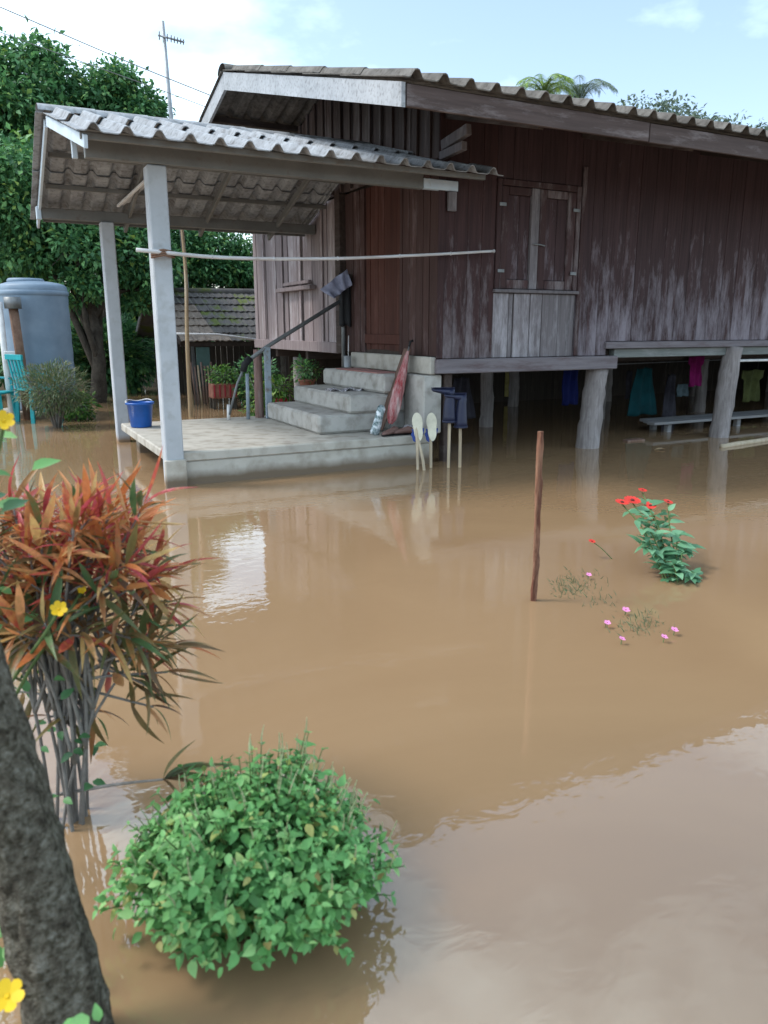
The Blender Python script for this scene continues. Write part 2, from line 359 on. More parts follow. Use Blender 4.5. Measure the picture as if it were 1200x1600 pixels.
M['spike'] = rough_mat('pale_flower_spike', [(0.3, (0.22, 0.27, 0.12)), (0.7, (0.45, 0.46, 0.28))], scale=60, rough=0.9)
M['petal_red'] = plastic('red_petal', (0.62, 0.035, 0.022), 0.6)
M['petal_pink'] = plastic('pink_petal', (0.72, 0.24, 0.48), 0.6)
M['petal_yellow'] = plastic('yellow_petal', (0.80, 0.52, 0.01), 0.6)
M['flower_heart'] = plastic('brown_flower_heart', (0.10, 0.02, 0.015), 0.8)


# ------------------------------------------------------------------ object helpers
def put(name, verts, faces, mat, parent=None, smooth=False, center=True, lr=None):
    me = bpy.data.meshes.new(name)
    V = np.asarray(verts, dtype=float)
    c = (V.min(0) + V.max(0)) / 2 if center else np.zeros(3)
    V = V - c
    if isinstance(faces, np.ndarray):
        nf, k = faces.shape
        me.vertices.add(len(V)); me.vertices.foreach_set('co', V.astype(np.float32).ravel())
        me.loops.add(nf * k); me.loops.foreach_set('vertex_index', faces.astype(np.int32).ravel())
        me.polygons.add(nf); me.polygons.foreach_set('loop_start', np.arange(0, nf * k, k, dtype=np.int32))
        me.update(calc_edges=True); me.validate()
    else:
        me.from_pydata(V.tolist(), [], [tuple(int(i) for i in fc) for fc in faces])
        me.update()
    if lr is not None:
        at_ = me.attributes.new('lr', 'FLOAT', 'POINT')
        at_.data.foreach_set('value', np.asarray(lr, dtype=np.float32))
    if mat:
        me.materials.append(mat)
    if smooth:
        me.polygons.foreach_set('use_smooth', np.ones(len(me.polygons), dtype=bool))
    o = bpy.data.objects.new(name, me)
    COL.objects.link(o)
    o.location = c
    if parent:
        adopt(o, parent)
    return o


def wloc(p):
    """Parents are never rotated or scaled, and every child keeps world coordinates in its own location."""
    return p.location


def adopt(o, p):
    o.parent = p
    o.matrix_parent_inverse = Matrix.Translation(-wloc(p))


def thing(name, loc, label, cat, group=None):
    o = bpy.data.objects.new(name, None)
    o.empty_display_size = 0.2
    COL.objects.link(o)
    o.location = loc
    return tag(o, label, cat, group)


def tag(o, label=None, cat=None, group=None, kind=None):
    if label: o['label'] = label
    if cat: o['category'] = cat
    if group: o['group'] = group
    if kind: o['kind'] = kind
    return o


def box_geo(x0, x1, y0, y1, z0, z1, bev=0.0, jit=0.0):
    bm = bmesh.new()
    bmesh.ops.create_cube(bm, size=1.0)
    for v in bm.verts:
        v.co = Vector(((x0 + x1) / 2 + v.co.x * (x1 - x0), (y0 + y1) / 2 + v.co.y * (y1 - y0), (z0 + z1) / 2 + v.co.z * (z1 - z0)))
        if jit:
            v.co += Vector((random.uniform(-jit, jit), random.uniform(-jit, jit), random.uniform(-jit, jit)))
    if bev:
        bmesh.ops.bevel(bm, geom=bm.edges[:], offset=bev, segments=1, affect='EDGES', profile=0.7)
    bm.normal_update()
    V = [v.co.copy() for v in bm.verts]
    bm.verts.index_update()
    F = [[v.index for v in f.verts] for f in bm.faces]
    bm.free()
    return V, F


def box(name, x0, x1, y0, y1, z0, z1, mat, parent=None, bev=0.006, jit=0.0):
    V, F = box_geo(x0, x1, y0, y1, z0, z1, bev, jit)
    return put(name, V, F, mat, parent)


def beam_geo(a, b, w, h, bev=0.004, up=Vector((0, 0, 1))):
    """Straight bar of width w (sideways) and height h from a to b."""
    a, b = Vector(a), Vector(b)
    d = b - a
    L = d.length
    d.normalize()
    s = d.cross(up)
    if s.length < 1e-4:
        s = d.cross(Vector((1, 0, 0)))
    s.normalize()
    t = s.cross(d)
    V, F = box_geo(0, L, -w / 2, w / 2, -h / 2, h / 2, bev)
    return [a + d * v.x + s * v.y + t * v.z for v in V], F


def beam(name, a, b, w, h, mat, parent=None, bev=0.004):
    V, F = beam_geo(a, b, w, h, bev)
    return put(name, V, F, mat, parent)


def tube_geo(pts, radii, seg=10, cap=True, rough=0.0):
    P = [Vector(p) for p in pts]
    if not hasattr(radii, '__len__'):
        radii = [radii] * len(P)
    V, F = [], []
    ref = Vector((0.13, 0.31, 0.94))
    prev = None
    for i, p in enumerate(P):
        d = (P[min(i + 1, len(P) - 1)] - P[max(i - 1, 0)]).normalized()
        if prev is None:
            s = d.cross(ref)
            if s.length < 0.05:
                s = d.cross(Vector((1, 0, 0)))
        else:
            s = prev - d * prev.dot(d)
        s.normalize()
        prev = s
        t = d.cross(s)
        for k in range(seg):
            a = 2 * math.pi * k / seg
            q = s * math.cos(a) + t * math.sin(a)
            rr = radii[i]
            if rough:
                rr *= 1 + rough * mnoise.noise((p + q * rr) * (0.35 / max(rr, 0.01)) + Vector((3.1, 1.7, i * 0.01)))
            V.append(p + q * rr)
    for i in range(len(P) - 1):
        for k in range(seg):
            F.append((i * seg + k, i * seg + (k + 1) % seg, (i + 1) * seg + (k + 1) % seg, (i + 1) * seg + k))
    if cap:
        F.append(tuple(range(seg - 1, -1, -1)))
        F.append(tuple((len(P) - 1) * seg + k for k in range(seg)))
    return V, F


def tube(name, pts, radii, mat, parent=None, seg=10, rough=0.0, smooth=True):
    V, F = tube_geo(pts, radii, seg, True, rough)
    return put(name, V, F, mat, parent, smooth)


def lathe_geo(profile, seg=24, center=(0, 0, 0)):
    V, F = [], []
    c = Vector(center)
    for (r, z) in profile:
        for k in range(seg):
            a = 2 * math.pi * k / seg
            V.append(c + Vector((r * math.cos(a), r * math.sin(a), z)))
    for i in range(len(profile) - 1):
        for k in range(seg):
            F.append((i * seg + k, i * seg + (k + 1) % seg, (i + 1) * seg + (k + 1) % seg, (i + 1) * seg + k))
    return V, F


def join_geo(*gs):
    V, F = [], []
    for v, f in gs:
        o = len(V)
        V += list(v)
        F += [tuple(i + o for i in fc) for fc in f]
    return V, F


def smooth_curve(pts, n=12):
    """Catmull-Rom through pts."""
    P = [Vector(p) for p in pts]
    P = [P[0] * 2 - P[1]] + P + [P[-1] * 2 - P[-2]]
    out = []
    for i in range(1, len(P) - 2):
        for k in range(n):
            t = k / n
            a, b, c, d = P[i - 1], P[i], P[i + 1], P[i + 2]
            out.append(0.5 * ((2 * b) + (c - a) * t + (2 * a - 5 * b + 4 * c - d) * t * t + (3 * b - a - 3 * c + d) * t ** 3))
    out.append(P[-2])
    return out


# ------------------------------------------------------------------ leaves
def leaf_blade(nseg=3, width=0.5, droop=0.15, fold=0.12, belly=0.4):
    """A folded, drooping leaf of unit length along +Y, facing +Z: (verts, faces)."""
    V, F = [], []
    for i in range(nseg + 1):
        t = i / nseg
        w = width * 0.5 * (math.sin(math.pi * min(1, t ** (math.log(0.5) / math.log(belly)))) if 0 < t < 1 else 0.0)
        z = -droop * t * t
        V.append((0, t, z))
        if 0 < t < 1:
            V.append((-w, t, z + fold * w * 2))
            V.append((w, t, z + fold * w * 2))
    # index bookkeeping
    idx = []
    k = 0
    for i in range(nseg + 1):
        if 0 < i < nseg:
            idx.append((k, k + 1, k + 2)); k += 3
        else:
            idx.append((k, k, k)); k += 1
    for i in range(nseg):
        m0, l0, r0 = idx[i]
        m1, l1, r1 = idx[i + 1]
        if l0 == m0:
            F += [(m0, m1, l1), (m0, r1, m1)]
        elif l1 == m1:
            F += [(m0, m1, l0), (m0, r0, m1)]
        else:
            F += [(m0, m1, l1, l0), (m0, r0, r1, m1)]
    return np.array(V, float), F


def tri_faces(F):
    out = []
    for f in F:
        for i in range(1, len(f) - 1):
            out.append((f[0], f[i], f[i + 1]))
    return np.array(out, dtype=np.int32)


def frame(dirs, ups):
    """Rotation matrices whose local Y is dir and whose local Z leans to up."""
    d = dirs / np.linalg.norm(dirs, axis=1, keepdims=True)
    x = np.cross(d, ups)
    x /= np.maximum(np.linalg.norm(x, axis=1, keepdims=True), 1e-6)
    z = np.cross(x, d)
    return np.stack([x, d, z], axis=2)


def scatter_geo(blade, pos, dirs, ups, sizes):
    BV, BF = blade
    T = tri_faces(BF)
    Rm = frame(dirs, ups)
    P = np.einsum('nij,vj->nvi', Rm, BV) * sizes[:, None, None] + pos[:, None, :]
    n, v = P.shape[:2]
    F = (T[None] + (np.arange(n) * v)[:, None, None]).reshape(-1, 3)
    return P.reshape(-1, 3), F, v


def foliage(name, blade, pos, dirs, ups, sizes, mat, parent, kind=None, lr=None):
    V, F, k = scatter_geo(blade, pos, dirs, ups, sizes)
    if lr is None:
        lr = rng.random(len(pos))
    o = put(name, V, F, mat, parent, lr=np.repeat(lr, k))
    if kind:
        o['kind'] = kind
    return o


_blade_mesh = {}


def leaf_object(blade_key, blade, pos, d, up, size, mat, parent, name='leaf'):
    if (blade_key, mat.name) not in _blade_mesh:
        me = bpy.data.meshes.new(name)
        me.from_pydata(blade[0].tolist(), [], [tuple(f) for f in blade[1]])
        me.materials.append(mat)
        me.polygons.foreach_set('use_smooth', np.ones(len(me.polygons), dtype=bool))
        _blade_mesh[(blade_key, mat.name)] = me
    o = bpy.data.objects.new(name, _blade_mesh[(blade_key, mat.name)])
    COL.objects.link(o)
    Rm = frame(np.array([d], float), np.array([up], float))[0]
    o.parent = parent
    o.matrix_parent_inverse = Matrix.Translation(-wloc(parent))
    o.rotation_mode = 'QUATERNION'
    o.rotation_quaternion = Matrix(Rm.tolist()).to_quaternion()
    o.location = Vector(pos)
    o.scale = (size, size, size)
    return o


def rand_dirs(n):
    v = rng.normal(size=(n, 3))
    return v / np.linalg.norm(v, axis=1, keepdims=True)


BL_TREE = leaf_blade(2, 0.55, 0.2, 0.15, 0.45)
BL_BASIL = leaf_blade(4, 0.60, 0.22, 0.16, 0.42)
BL_CROTON = leaf_blade(8, 0.118, 0.42, 0.25, 0.42)
BL_CROTON2 = leaf_blade(8, 0.155, -0.18, 0.25, 0.5)
BL_PALM = leaf_blade(3, 0.07, 0.45, 0.2, 0.35)
BL_NEEDLE = leaf_blade(2, 0.16, 0.1, 0.1, 0.5)


def make_tree(name, base, blobs, leaves, size, mat, label, trunk_r=0.16, group='background trees', bend=0.3, cat='tree', trunk_mat='bark'):
    """Tapered trunk, a limb to every clump, crown of leaf faces gathered in clumps with gaps between them."""
    t = thing(name, base, label, cat, group)
    base = Vector(base)
    top = Vector(np.mean([b[0] for b in blobs], axis=0).tolist())
    tp = smooth_curve([base - Vector((0, 0, 0.4)), base + (top - base) * 0.35 + Vector((random.uniform(-bend, bend), random.uniform(-bend, bend), 0)), top], 6)
    gs = [tube_geo(tp, [trunk_r * (1 - 0.75 * i / (len(tp) - 1)) for i in range(len(tp))], 9, True, 0.25)]
    put('trunk', *gs[0], M[trunk_mat], t, True)
    lg = []
    for c, r in blobs:
        s = tp[int(len(tp) * random.uniform(0.35, 0.75))]
        e = Vector(c)
        mid = (s + e) / 2 + Vector((random.uniform(-.2, .2), random.uniform(-.2, .2), 0.15))
        lp = smooth_curve([s, mid, e], 4)
        lg.append(tube_geo(lp, [trunk_r * 0.45 * (1 - 0.8 * i / (len(lp) - 1)) for i in range(len(lp))], 6))
        for _ in range(3):
            q = e + Vector(rand_dirs(1)[0].tolist()) * (np.mean(r) * 0.85)
            lg.append(tube_geo([mid * 0.4 + e * 0.6, (e + q) / 2 + Vector((0, 0, 0.08)), q], [trunk_r * 0.16, trunk_r * 0.1, trunk_r * 0.04], 5))
    put('limb', *join_geo(*lg), M[trunk_mat], t, True)
    vol = np.array([np.prod(np.broadcast_to(np.array(r, float), 3)) ** 0.75 for c, r in blobs])
    vol /= vol.sum()
    PP, DD = [], []
    for (c, r), f in zip(blobs, vol):
        n = int(leaves * f)
        r = np.broadcast_to(np.array(r, float), 3)
        nc = max(14, int(n / 55))
        cd = rand_dirs(nc)
        cr = 0.45 + 0.58 * rng.random(nc) ** 0.6
        cpos = np.array(c) + cd * cr[:, None] * r
        k = rng.integers(0, nc, n)
        spread = np.mean(r) * 0.17
        off = rng.normal(size=(n, 3)) * spread * np.array([1, 1, 0.7])
        PP.append(cpos[k] + off)
        dd = off / (np.linalg.norm(off, axis=1, keepdims=True) + 1e-6) * 0.7 + rand_dirs(n) * 0.7 + cd[k] * 0.3
        dd[:, 2] -= 0.25
        DD.append(dd)
    pos, dr = np.concatenate(PP), np.concatenate(DD)
    keep = pos[:, 2] > base.z + 0.05
    pos, dr = pos[keep], dr[keep]
    ups = rand_dirs(len(pos)) * 0.7 + np.array([0, 0, 1.0])
    foliage('crown', BL_TREE, pos, dr, ups, size * (0.6 + 0.8 * rng.random(len(pos))), mat, t)
    return t


# ================================================================== SETTING
def ground_h(x, y):
    t = min(1, max(0, (y - 17.5) / 5.0))
    hgt = -0.55 + 0.75 * t * t * (3 - 2 * t)
    hgt += 0.56 * math.exp(-(((x - 0.4) / 0.9) ** 2 + ((y - 13.5) / 0.35) ** 2))
    return hgt + 0.05 * mnoise.noise(Vector((x * 0.6, y * 0.6, 0)))


xs = np.concatenate([np.linspace(-300, -12, 12), np.linspace(-10, 16, 60), np.linspace(20, 400, 14)])
ys = np.concatenate([np.linspace(-200, -6, 8), np.linspace(-4, 30, 70), np.linspace(36, 500, 14)])
GV = [(x, y, ground_h(x, y)) for y in ys for x in xs]
nx = len(xs)
GF = [(j * nx + i, j * nx + i + 1, (j + 1) * nx + i + 1, (j + 1) * nx + i) for j in range(len(ys) - 1) for i in range(nx - 1)]
tag(put('ground', GV, GF, M['mud'], smooth=True), kind='structure')
tag(put('water', [(-300, -200, 0), (400, -200, 0), (400, 500, 0), (-300, 500, 0)], [(0, 1, 2, 3)], M['water'], center=False), kind='structure')

# ================================================================== HOUSE
YS, XC, YB, XR = 7.41, 4.49, 13.75, 17.1          # front wall, gable wall, back wall, right end
YE, ZE, YRI, ZR = 5.75, 3.36, 10.5, 4.66           # eave and ridge of the roof sheets
SL = (ZR - ZE) / (YRI - YE)


def roof_z(y):
    return ZE + (y - YE) * SL if y <= YRI else ZR - (y - YRI) * SL


house = thing('wooden_house', (XC, YS, 0), 'raised dark maroon wooden house on log posts under a grey corrugated roof', 'house')


def plank(x0, x1, y0, y1, z0, z1, mat, parent, name='plank', jit=0.0015, bev=0.004):
    return box(name, x0, x1, y0, y1, z0, z1, mat, parent, bev, jit)


# front wall planks (each a board of its own, slightly uneven)
def front_planks(xa, xb, z0, z1, mat, wmin=0.16, wmax=0.22, depth=0.0):
    x = xa
    while x < xb - 0.03:
        w = min(random.uniform(wmin, wmax), xb - x)
        if xb - x - w < 0.06:
            w = xb - x
        d = random.uniform(-0.004, 0.004) + depth
        plank(x + 0.0005, x + w - 0.001, YS + d, YS + d + 0.025, z0, z1, mat, house)
        x += w


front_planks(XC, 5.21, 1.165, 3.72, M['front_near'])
front_planks(6.40, 6.93, 1.165, 3.72, M['front'])
front_planks(6.93, XR, 1.335, 3.72, M['front'], 0.17, 0.26)
front_planks(5.21, 6.40, 3.09, 3.72, M['front'])
# grey bare boards under the window
for x0, x1, d in ((5.21, 5.42, -0.004), (5.435, 5.49, 0.012), (5.50, 5.72, -0.006), (5.735, 5.90, 0.0), (5.905, 6.14, -0.005), (6.145, 6.395, 0.002)):
    plank(x0, x1, YS + d, YS + d + 0.025, 1.165, 1.88, M['panel'], house)
box('backing_board', 5.2, 6.41, YS + 0.028, YS + 0.05, 1.17, 1.9, M['back'], house)
# window: frame, two sashes with panels, sill
win = box('window', 5.24, 6.39, YS + 0.045, YS + 0.06, 1.93, 3.06, M['door_side'], house)
box('window_frame', 5.215, 5.275, YS - 0.018, YS + 0.04, 1.925, 3.085, M['sash'], win)
box('window_frame', 6.335, 6.395, YS - 0.018, YS + 0.04, 1.925, 3.085, M['sash'], win)
box('window_frame', 5.277, 6.333, YS - 0.018, YS + 0.04, 3.02, 3.085, M['sash'], win)
box('window_sill', 5.20, 6.41, YS - 0.05, YS + 0.04, 1.885, 1.923, M['panel'], win)
for k, (a, b) in enumerate(((5.28, 5.80), (5.81, 6.33))):
    box('sash_stile', a, a + 0.10, YS - 0.004, YS + 0.032, 1.93, 3.015, M['sash'], win)
    box('sash_stile', b - 0.11, b, YS - 0.004 - 0.012 * (1 - k), YS + 0.032, 1.93, 3.015, M['panel'] if k == 0 else M['sash'], win)
    box('sash_rail', a + 0.102, b - 0.112, YS - 0.002, YS + 0.032, 1.93, 2.03, M['sash'], win)
    box('sash_rail', a + 0.102, b - 0.112, YS - 0.002, YS + 0.032, 2.93, 3.015, M['sash'], win)
    xm = (a + b) / 2
    box('shutter_board', a + 0.102, xm - 0.002, YS + 0.018, YS + 0.04, 2.032, 2.928, M['front'], win)
    box('shutter_board', xm + 0.002, b - 0.112, YS + 0.020, YS + 0.04, 2.032, 2.928, M['front'], win)
for xh in (5.285, 6.325):
    for zh in (2.12, 2.82):
        box('hinge', xh - 0.045, xh + 0.045, YS - 0.027, YS - 0.019, zh - 0.018, zh + 0.018, M['pipe'], win, 0.002)
tube('latch', [(5.72, YS - 0.03, 2.42), (5.80, YS - 0.034, 2.42), (5.88, YS - 0.03, 2.41)], 0.008, M['pipe'], win, 8)
box('corner_trim', XC - 0.03, XC + 0.05, YS - 0.03, YS - 0.008, 1.167, 3.70, M['front_near'], house)
box('batten', 6.40, 6.46, YS - 0.028, YS - 0.008, 1.17, 3.3, M['sash'], house)
# sills along the front
box('sill_beam', XC - 0.03, 7.09, YS - 0.06, YS + 0.10, 1.0, 1.158, M['sill'], house, 0.01, 0.004)
box('sill_beam', 6.90, XR, YS - 0.035, YS + 0.02, 1.245, 1.332, M['sill'], house, 0.008, 0.003)
box('floor_beam', 7.10, XR, YS + 0.03, YS + 0.13, 1.13, 1.242, M['sill_green'], house, 0.006)

# gable wall: far faded boards, door bay, near brown boards, all running up under the roof slope
def gable_plank(y0, y1, z0, mat, dx=0.0, z1=None, name='plank'):
    za = (roof_z(y0) if z1 is None else z1) - 0.10
    zb = (roof_z(y1) if z1 is None else z1) - 0.10
    x0, x1 = XC + dx, XC + dx + 0.025
    V = [(x0, y0, z0), (x1, y0, z0), (x1, y1, z0), (x0, y1, z0), (x0, y0, za), (x1, y0, za), (x1, y1, zb), (x0, y1, zb)]
    F = [(0, 3, 2, 1), (4, 5, 6, 7), (0, 1, 5, 4), (1, 2, 6, 5), (2, 3, 7, 6), (3, 0, 4, 7)]
    return put(name, V, F, mat, house)


def gable_run(ya, yb, z0, mat, wmin=0.13, wmax=0.2, z1=None, dx=0.0):
    y = ya
    while y < yb - 0.02:
        w = min(random.uniform(wmin, wmax), yb - y)
        if yb - y - w < 0.05:
            w = yb - y
        gable_plank(y + 0.003, y + w - 0.004, z0, mat, dx + random.uniform(-0.008, 0.008), z1)
        y += w


gable_run(10.06, YB, 1.30, M['gable'], 0.14, 0.24, z1=3.3)
gable_run(YS + 0.03, 8.25, 1.19, M['door_side'], z1=3.3)
gable_run(8.25, 9.30, 1.22, M['door'], 0.15, 0.22, z1=3.3, dx=0.05)
gable_run(9.30, 9.86, 1.19, M['door_side'], 0.12, 0.2, z1=3.3, dx=0.02)
gable_run(YS + 0.03, YB, 3.23, M['gable_dark'], 0.12, 0.2)
for y in np.linspace(7.6, 13.6, 22):                                  # battens with gaps on the upper gable
    gable_plank(y - 0.02, y + 0.02, 3.24, M['gable_dark'], -0.035, name='batten')
box('backing_wall', XC + 0.09, XC + 0.12, YS + 0.05, YB - 0.02, 1.2, 3.6, M['back'], house)
box('door_post', XC - 0.06, XC + 0.06, 9.88, 10.04, 1.16, 3.22, M['rafter'], house)
box('door_post', XC - 0.02, XC + 0.045, 8.21, 8.27, 1.19, 3.22, M['door_side'], house)
box('gable_sill', XC - 0.03, XC + 0.06, 10.05, YB + 0.03, 1.15, 1.30, M['gable'], house)
box('door_rail', XC + 0.02, XC + 0.04, 8.28, 9.29, 1.30, 1.42, M['door'], house)
for y in (10.55, 11.4, 12.2, 13.1):
    box('batten', XC - 0.04, XC - 0.015, y, y + 0.05, 1.31, 3.2, M['gable'], house)
box('window_ledge', XC - 0.12, XC - 0.02, 10.84, 12.3, 2.05, 2.11, M['gable'], house)
box('window_ledge', XC - 0.07, XC - 0.02, 11.0, 12.1, 2.14, 2.19, M['gable'], house)
# the sides nobody sees from the front
box('back_wall', XC, XR, YB - 0.03, YB, 1.2, 3.7, M['gable_dark'], house)
box('side_wall', XR - 0.03, XR, YS + 0.03, YB - 0.04, 1.2, 4.0, M['gable_dark'], house)
box('floor', XC + 0.05, XR - 0.04, YS + 0.14, YB - 0.05, 1.17, 1.23, M['back'], house)
for y in (8.6, 10.0, 11.4, 12.8):
    box('floor_joist', XC + 0.06, XR - 0.05, y, y + 0.10, 1.02, 1.168, M['purlin'], house)

# roof timbers
for y in (6.0, 7.2, 8.4, 9.5, 11.5, 12.6, 13.65):
    beam('purlin', (3.17, y, roof_z(y) - 0.05), (XR + 0.5, y, roof_z(y) - 0.05), 0.05, 0.08, M['purlin'], house)
beam('ridge_beam', (3.17, YRI, ZR - 0.09), (XR + 0.5, YRI, ZR - 0.09), 0.06, 0.14, M['purlin'], house)
for x in (XC + 0.06, 6.4, 8.3, 10.2, 12.1, 14.3, 16.5):
    beam('rafter', (x, YE + 0.08, roof_z(YE + .08) - 0.15), (x, YRI, ZR - 0.17), 0.06, 0.11, M['rafter'], house)
    beam('rafter', (x, YRI, ZR - 0.17), (x, 13.7, roof_z(13.7) - 0.15), 0.06, 0.11, M['rafter'], house)
# fascia along the eave in two lengths, barge boards on the gable
beam('fascia_board', (3.18, YE + 0.03, 3.265), (5.75, YE + 0.03, 3.265), 0.03, 0.165, M['fascia'], house)
beam('fascia_board', (5.756, YE + 0.025, 3.26), (9.6, YE + 0.025, 3.26), 0.03, 0.165, M['fascia'], house)
beam('fascia_board', (9.606, YE + 0.03, 3.265), (XR + 0.5, YE + 0.03, 3.265), 0.03, 0.165, M['fascia'], house)


def barge(ya, yb, mat):
    xa, xb = 3.13, 3.165
    za, zb = roof_z(ya), roof_z(yb)
    V = [(x, y, z) for x in (xa, xb) for (y, z) in ((ya, za - 0.19), (yb, zb - 0.215), (yb, zb - 0.01), (ya, za - 0.01))]
    F = [(0, 1, 2, 3), (7, 6, 5, 4), (0, 4, 5, 1), (1, 5, 6, 2), (2, 6, 7, 3), (3, 7, 4, 0)]
    put('barge_board', V, F, mat, house)


barge(YE + 0.02, YRI, M['barge'])
barge(13.84, YRI + 0.004, M['barge'])


# double-wave fibre cement sheets -----------------------------------
def sheet_geo(L=1.2, w=0.5, th=0.009, hump=0.064, curve=0.0):
    xsn, zsn = [], []
    for c in (0.25, 0.75):
        for dx, z in ((-0.25, 0.0), (-0.14, 0.0), (-0.105, 0.12), (-0.075, 0.5), (-0.04, 0.9), (0, 1.0), (0.04, 0.9), (0.075, 0.5), (0.105, 0.12), (0.14, 0.0)):
            xsn.append((c + dx) * w); zsn.append(z * hump)
    xsn.append(w); zsn.append(0.0)
    n = len(xsn)
    V, F = [], []
    for s in (0, L):
        for dz in (0, th):
            V += [(x, s, z + dz) for x, z in zip(xsn, zsn)]
    B0, T0, B1, T1 = 0, n, 2 * n, 3 * n
    for i in range(n - 1):
        F.append((T0 + i, T0 + i + 1, T1 + i + 1, T1 + i))
        F.append((B0 + i + 1, B0 + i, B1 + i, B1 + i + 1))
        F.append((B0 + i, B0 + i + 1, T0 + i + 1, T0 + i))
        F.append((B1 + i + 1, B1 + i, T1 + i, T1 + i + 1))
    F += [(B0, T0, T1, B1), (B0 + n - 1, B1 + n - 1, T1 + n - 1, T0 + n - 1)]
    return V, F


_sheet_mesh = {}


def sheet(mat, parent, x, y, z, slope, flip=False, w=0.5, L=1.2, name='roof_sheet'):
    """One sheet with its lower edge starting at (x, y, z), running up the slope along +Y (or -Y if flip)."""
    key = (mat.name, round(w, 3), round(L, 3))
    if key not in _sheet_mesh:
        me = bpy.data.meshes.new(name)
        V, F = sheet_geo(L, w)
        me.from_pydata(V, [], F)
        me.materials.append(mat)
        me.update()
        _sheet_mesh[key] = me
    o = bpy.data.objects.new(name, _sheet_mesh[key])
    COL.objects.link(o)
    a = math.atan(slope)
    o.parent = parent
    o.matrix_parent_inverse = Matrix.Translation(-wloc(parent))
    if flip:
        o.location = (x + w, y, z)
        o.rotation_euler = (a, 0, math.pi)
    else:
        o.location = (x, y, z)
        o.rotation_euler = (a, 0, 0)
    o.rotation_euler.z += random.uniform(-0.003, 0.003)
    o.scale.x = 1.006
    return o


slope_len = math.hypot(YRI - YE, ZR - ZE)
cosS = math.cos(math.atan(SL)); sinS = math.sin(math.atan(SL))
NC = 5
step = (slope_len - 1.2) / (NC - 1)
for c in range(NC):
    s0 = c * step
    for i in range(29):
        sheet(M['tile_old'], house, 3.11 + i * 0.5, YE - 0.03 + s0 * cosS, ZE + s0 * sinS + 0.012 + random.uniform(-0.002, 0.003), SL - 0.012)
YBE = 13.85                                                    # the back slope is the shorter one
for c in range(3):
    s0 = c * (math.hypot(YBE - YRI, (YBE - YRI) * SL) - 1.2) / 2
    for i in range(29):
        sheet(M['tile_old'], house, 3.11 + i * 0.5, YBE + 0.03 - s0 * cosS, roof_z(YBE) + s0 * sinS + 0.012 + random.uniform(-0.002, 0.003), SL - 0.012, True)
for i in range(29):
    V, F = [], []
    for x in (3.10 + i * 0.5, 3.10 + i * 0.5 + 0.53):
        for k in range(9):
            a = math.pi * (k / 8)
            V.append((x, YRI + 0.17 * math.cos(a), ZR - 0.02 + 0.10 * math.sin(a) + (0.006 if x > 3.3 + i * 0.5 else 0)))
    for k in range(8):
        F.append((k, k + 1, 10 + k, 9 + k))
    put('ridge_tile', V, F, M['tile_old'], house, True)

# log posts under the floor
def log_post(x0, x1, y, z1, r):
    pts = [(x0, y, -0.5), (x0, y, 0.0), ((x0 * 2 + x1) / 3 + 0.01, y, z1 * 0.35), ((x0 + 2 * x1) / 3 - 0.01, y, z1 * 0.7), (x1, y, z1)]
    return tube('log_post', smooth_curve(pts, 4), [r * (1.06 - 0.1 * i / 16 + 0.03 * math.sin(i * 1.7)) for i in range(17)], M['log'], house, 14, 0.16)


log_post(6.83, 6.93, YS + 0.12, 0.998, 0.145)
log_post(9.15, 9.27, YS + 0.02, 1.24, 0.13)
log_post(11.5, 11.5, YS + 0.25, 1.12, 0.14)
log_post(14.0, 14.0, YS + 0.2, 1.12, 0.14)
log_post(16.8, 16.8, YS + 0.2, 1.12, 0.14)
for x in (4.75, 6.9, 9.2, 11.6, 14.2, 16.8):
    for y in (9.9, 12.3):
        log_post(x, x, y, 1.02, 0.10)
box('corner_post', 4.60, 4.70, YS + 0.02, YS + 0.12, -0.4, 0.998, M['rafter'], house)
# boards added at back and right end to block light under the floor
x = 4.9
while x < 17.0:
    w = random.uniform(0.2, 0.34)
    box('light_block_board', x, x + w - 0.008, 13.2 + random.uniform(-.01, .01), 13.23, -0.3, random.uniform(1.145, 1.165), M['back'], house, 0.003)
    x += w
y = 8.2
while y < 13.2:
    w = random.uniform(0.2, 0.34)
    box('light_block_board', XR - 0.06, XR - 0.035, y, y + w - 0.008, -0.3, random.uniform(1.145, 1.165), M['back'], house, 0.003)
    y += w
box('loose_panel', 9.62, 9.88, 13.16, 13.18, 0.10, 0.86, M['cl_tan'], house)
# eave bracket pieces in the gable corner
beam('eave_bracket', (4.42, 7.25, 3.30), (4.42, 6.78, 3.36), 0.06, 0.10, M['panel'], house)
beam('eave_bracket', (4.40, 7.25, 3.20), (4.40, 6.82, 3.22), 0.06, 0.08, M['panel'], house)

# ================================================================== PORCH PLATFORM AND STEPS
porch = thing('porch_platform', (1.5, YS, 0), 'pale concrete porch platform standing in the flood in front of the steps', 'platform')
box('slab', 1.49, 4.44, 7.41, 10.12, 0.235, 0.33, M['concrete'], porch, 0.012)
box('front_face', 1.62, 4.43, 7.425, 7.56, -0.4, 0.233, M['concrete'], porch, 0.01)
box('footing', 1.62, 4.40, 9.7, 9.9, -0.4, 0.233, M['concrete'], porch, 0.01)
box('side_wall', 4.2, 4.42, 7.57, 9.69, -0.4, 0.233, M['concrete'], porch, 0.01)

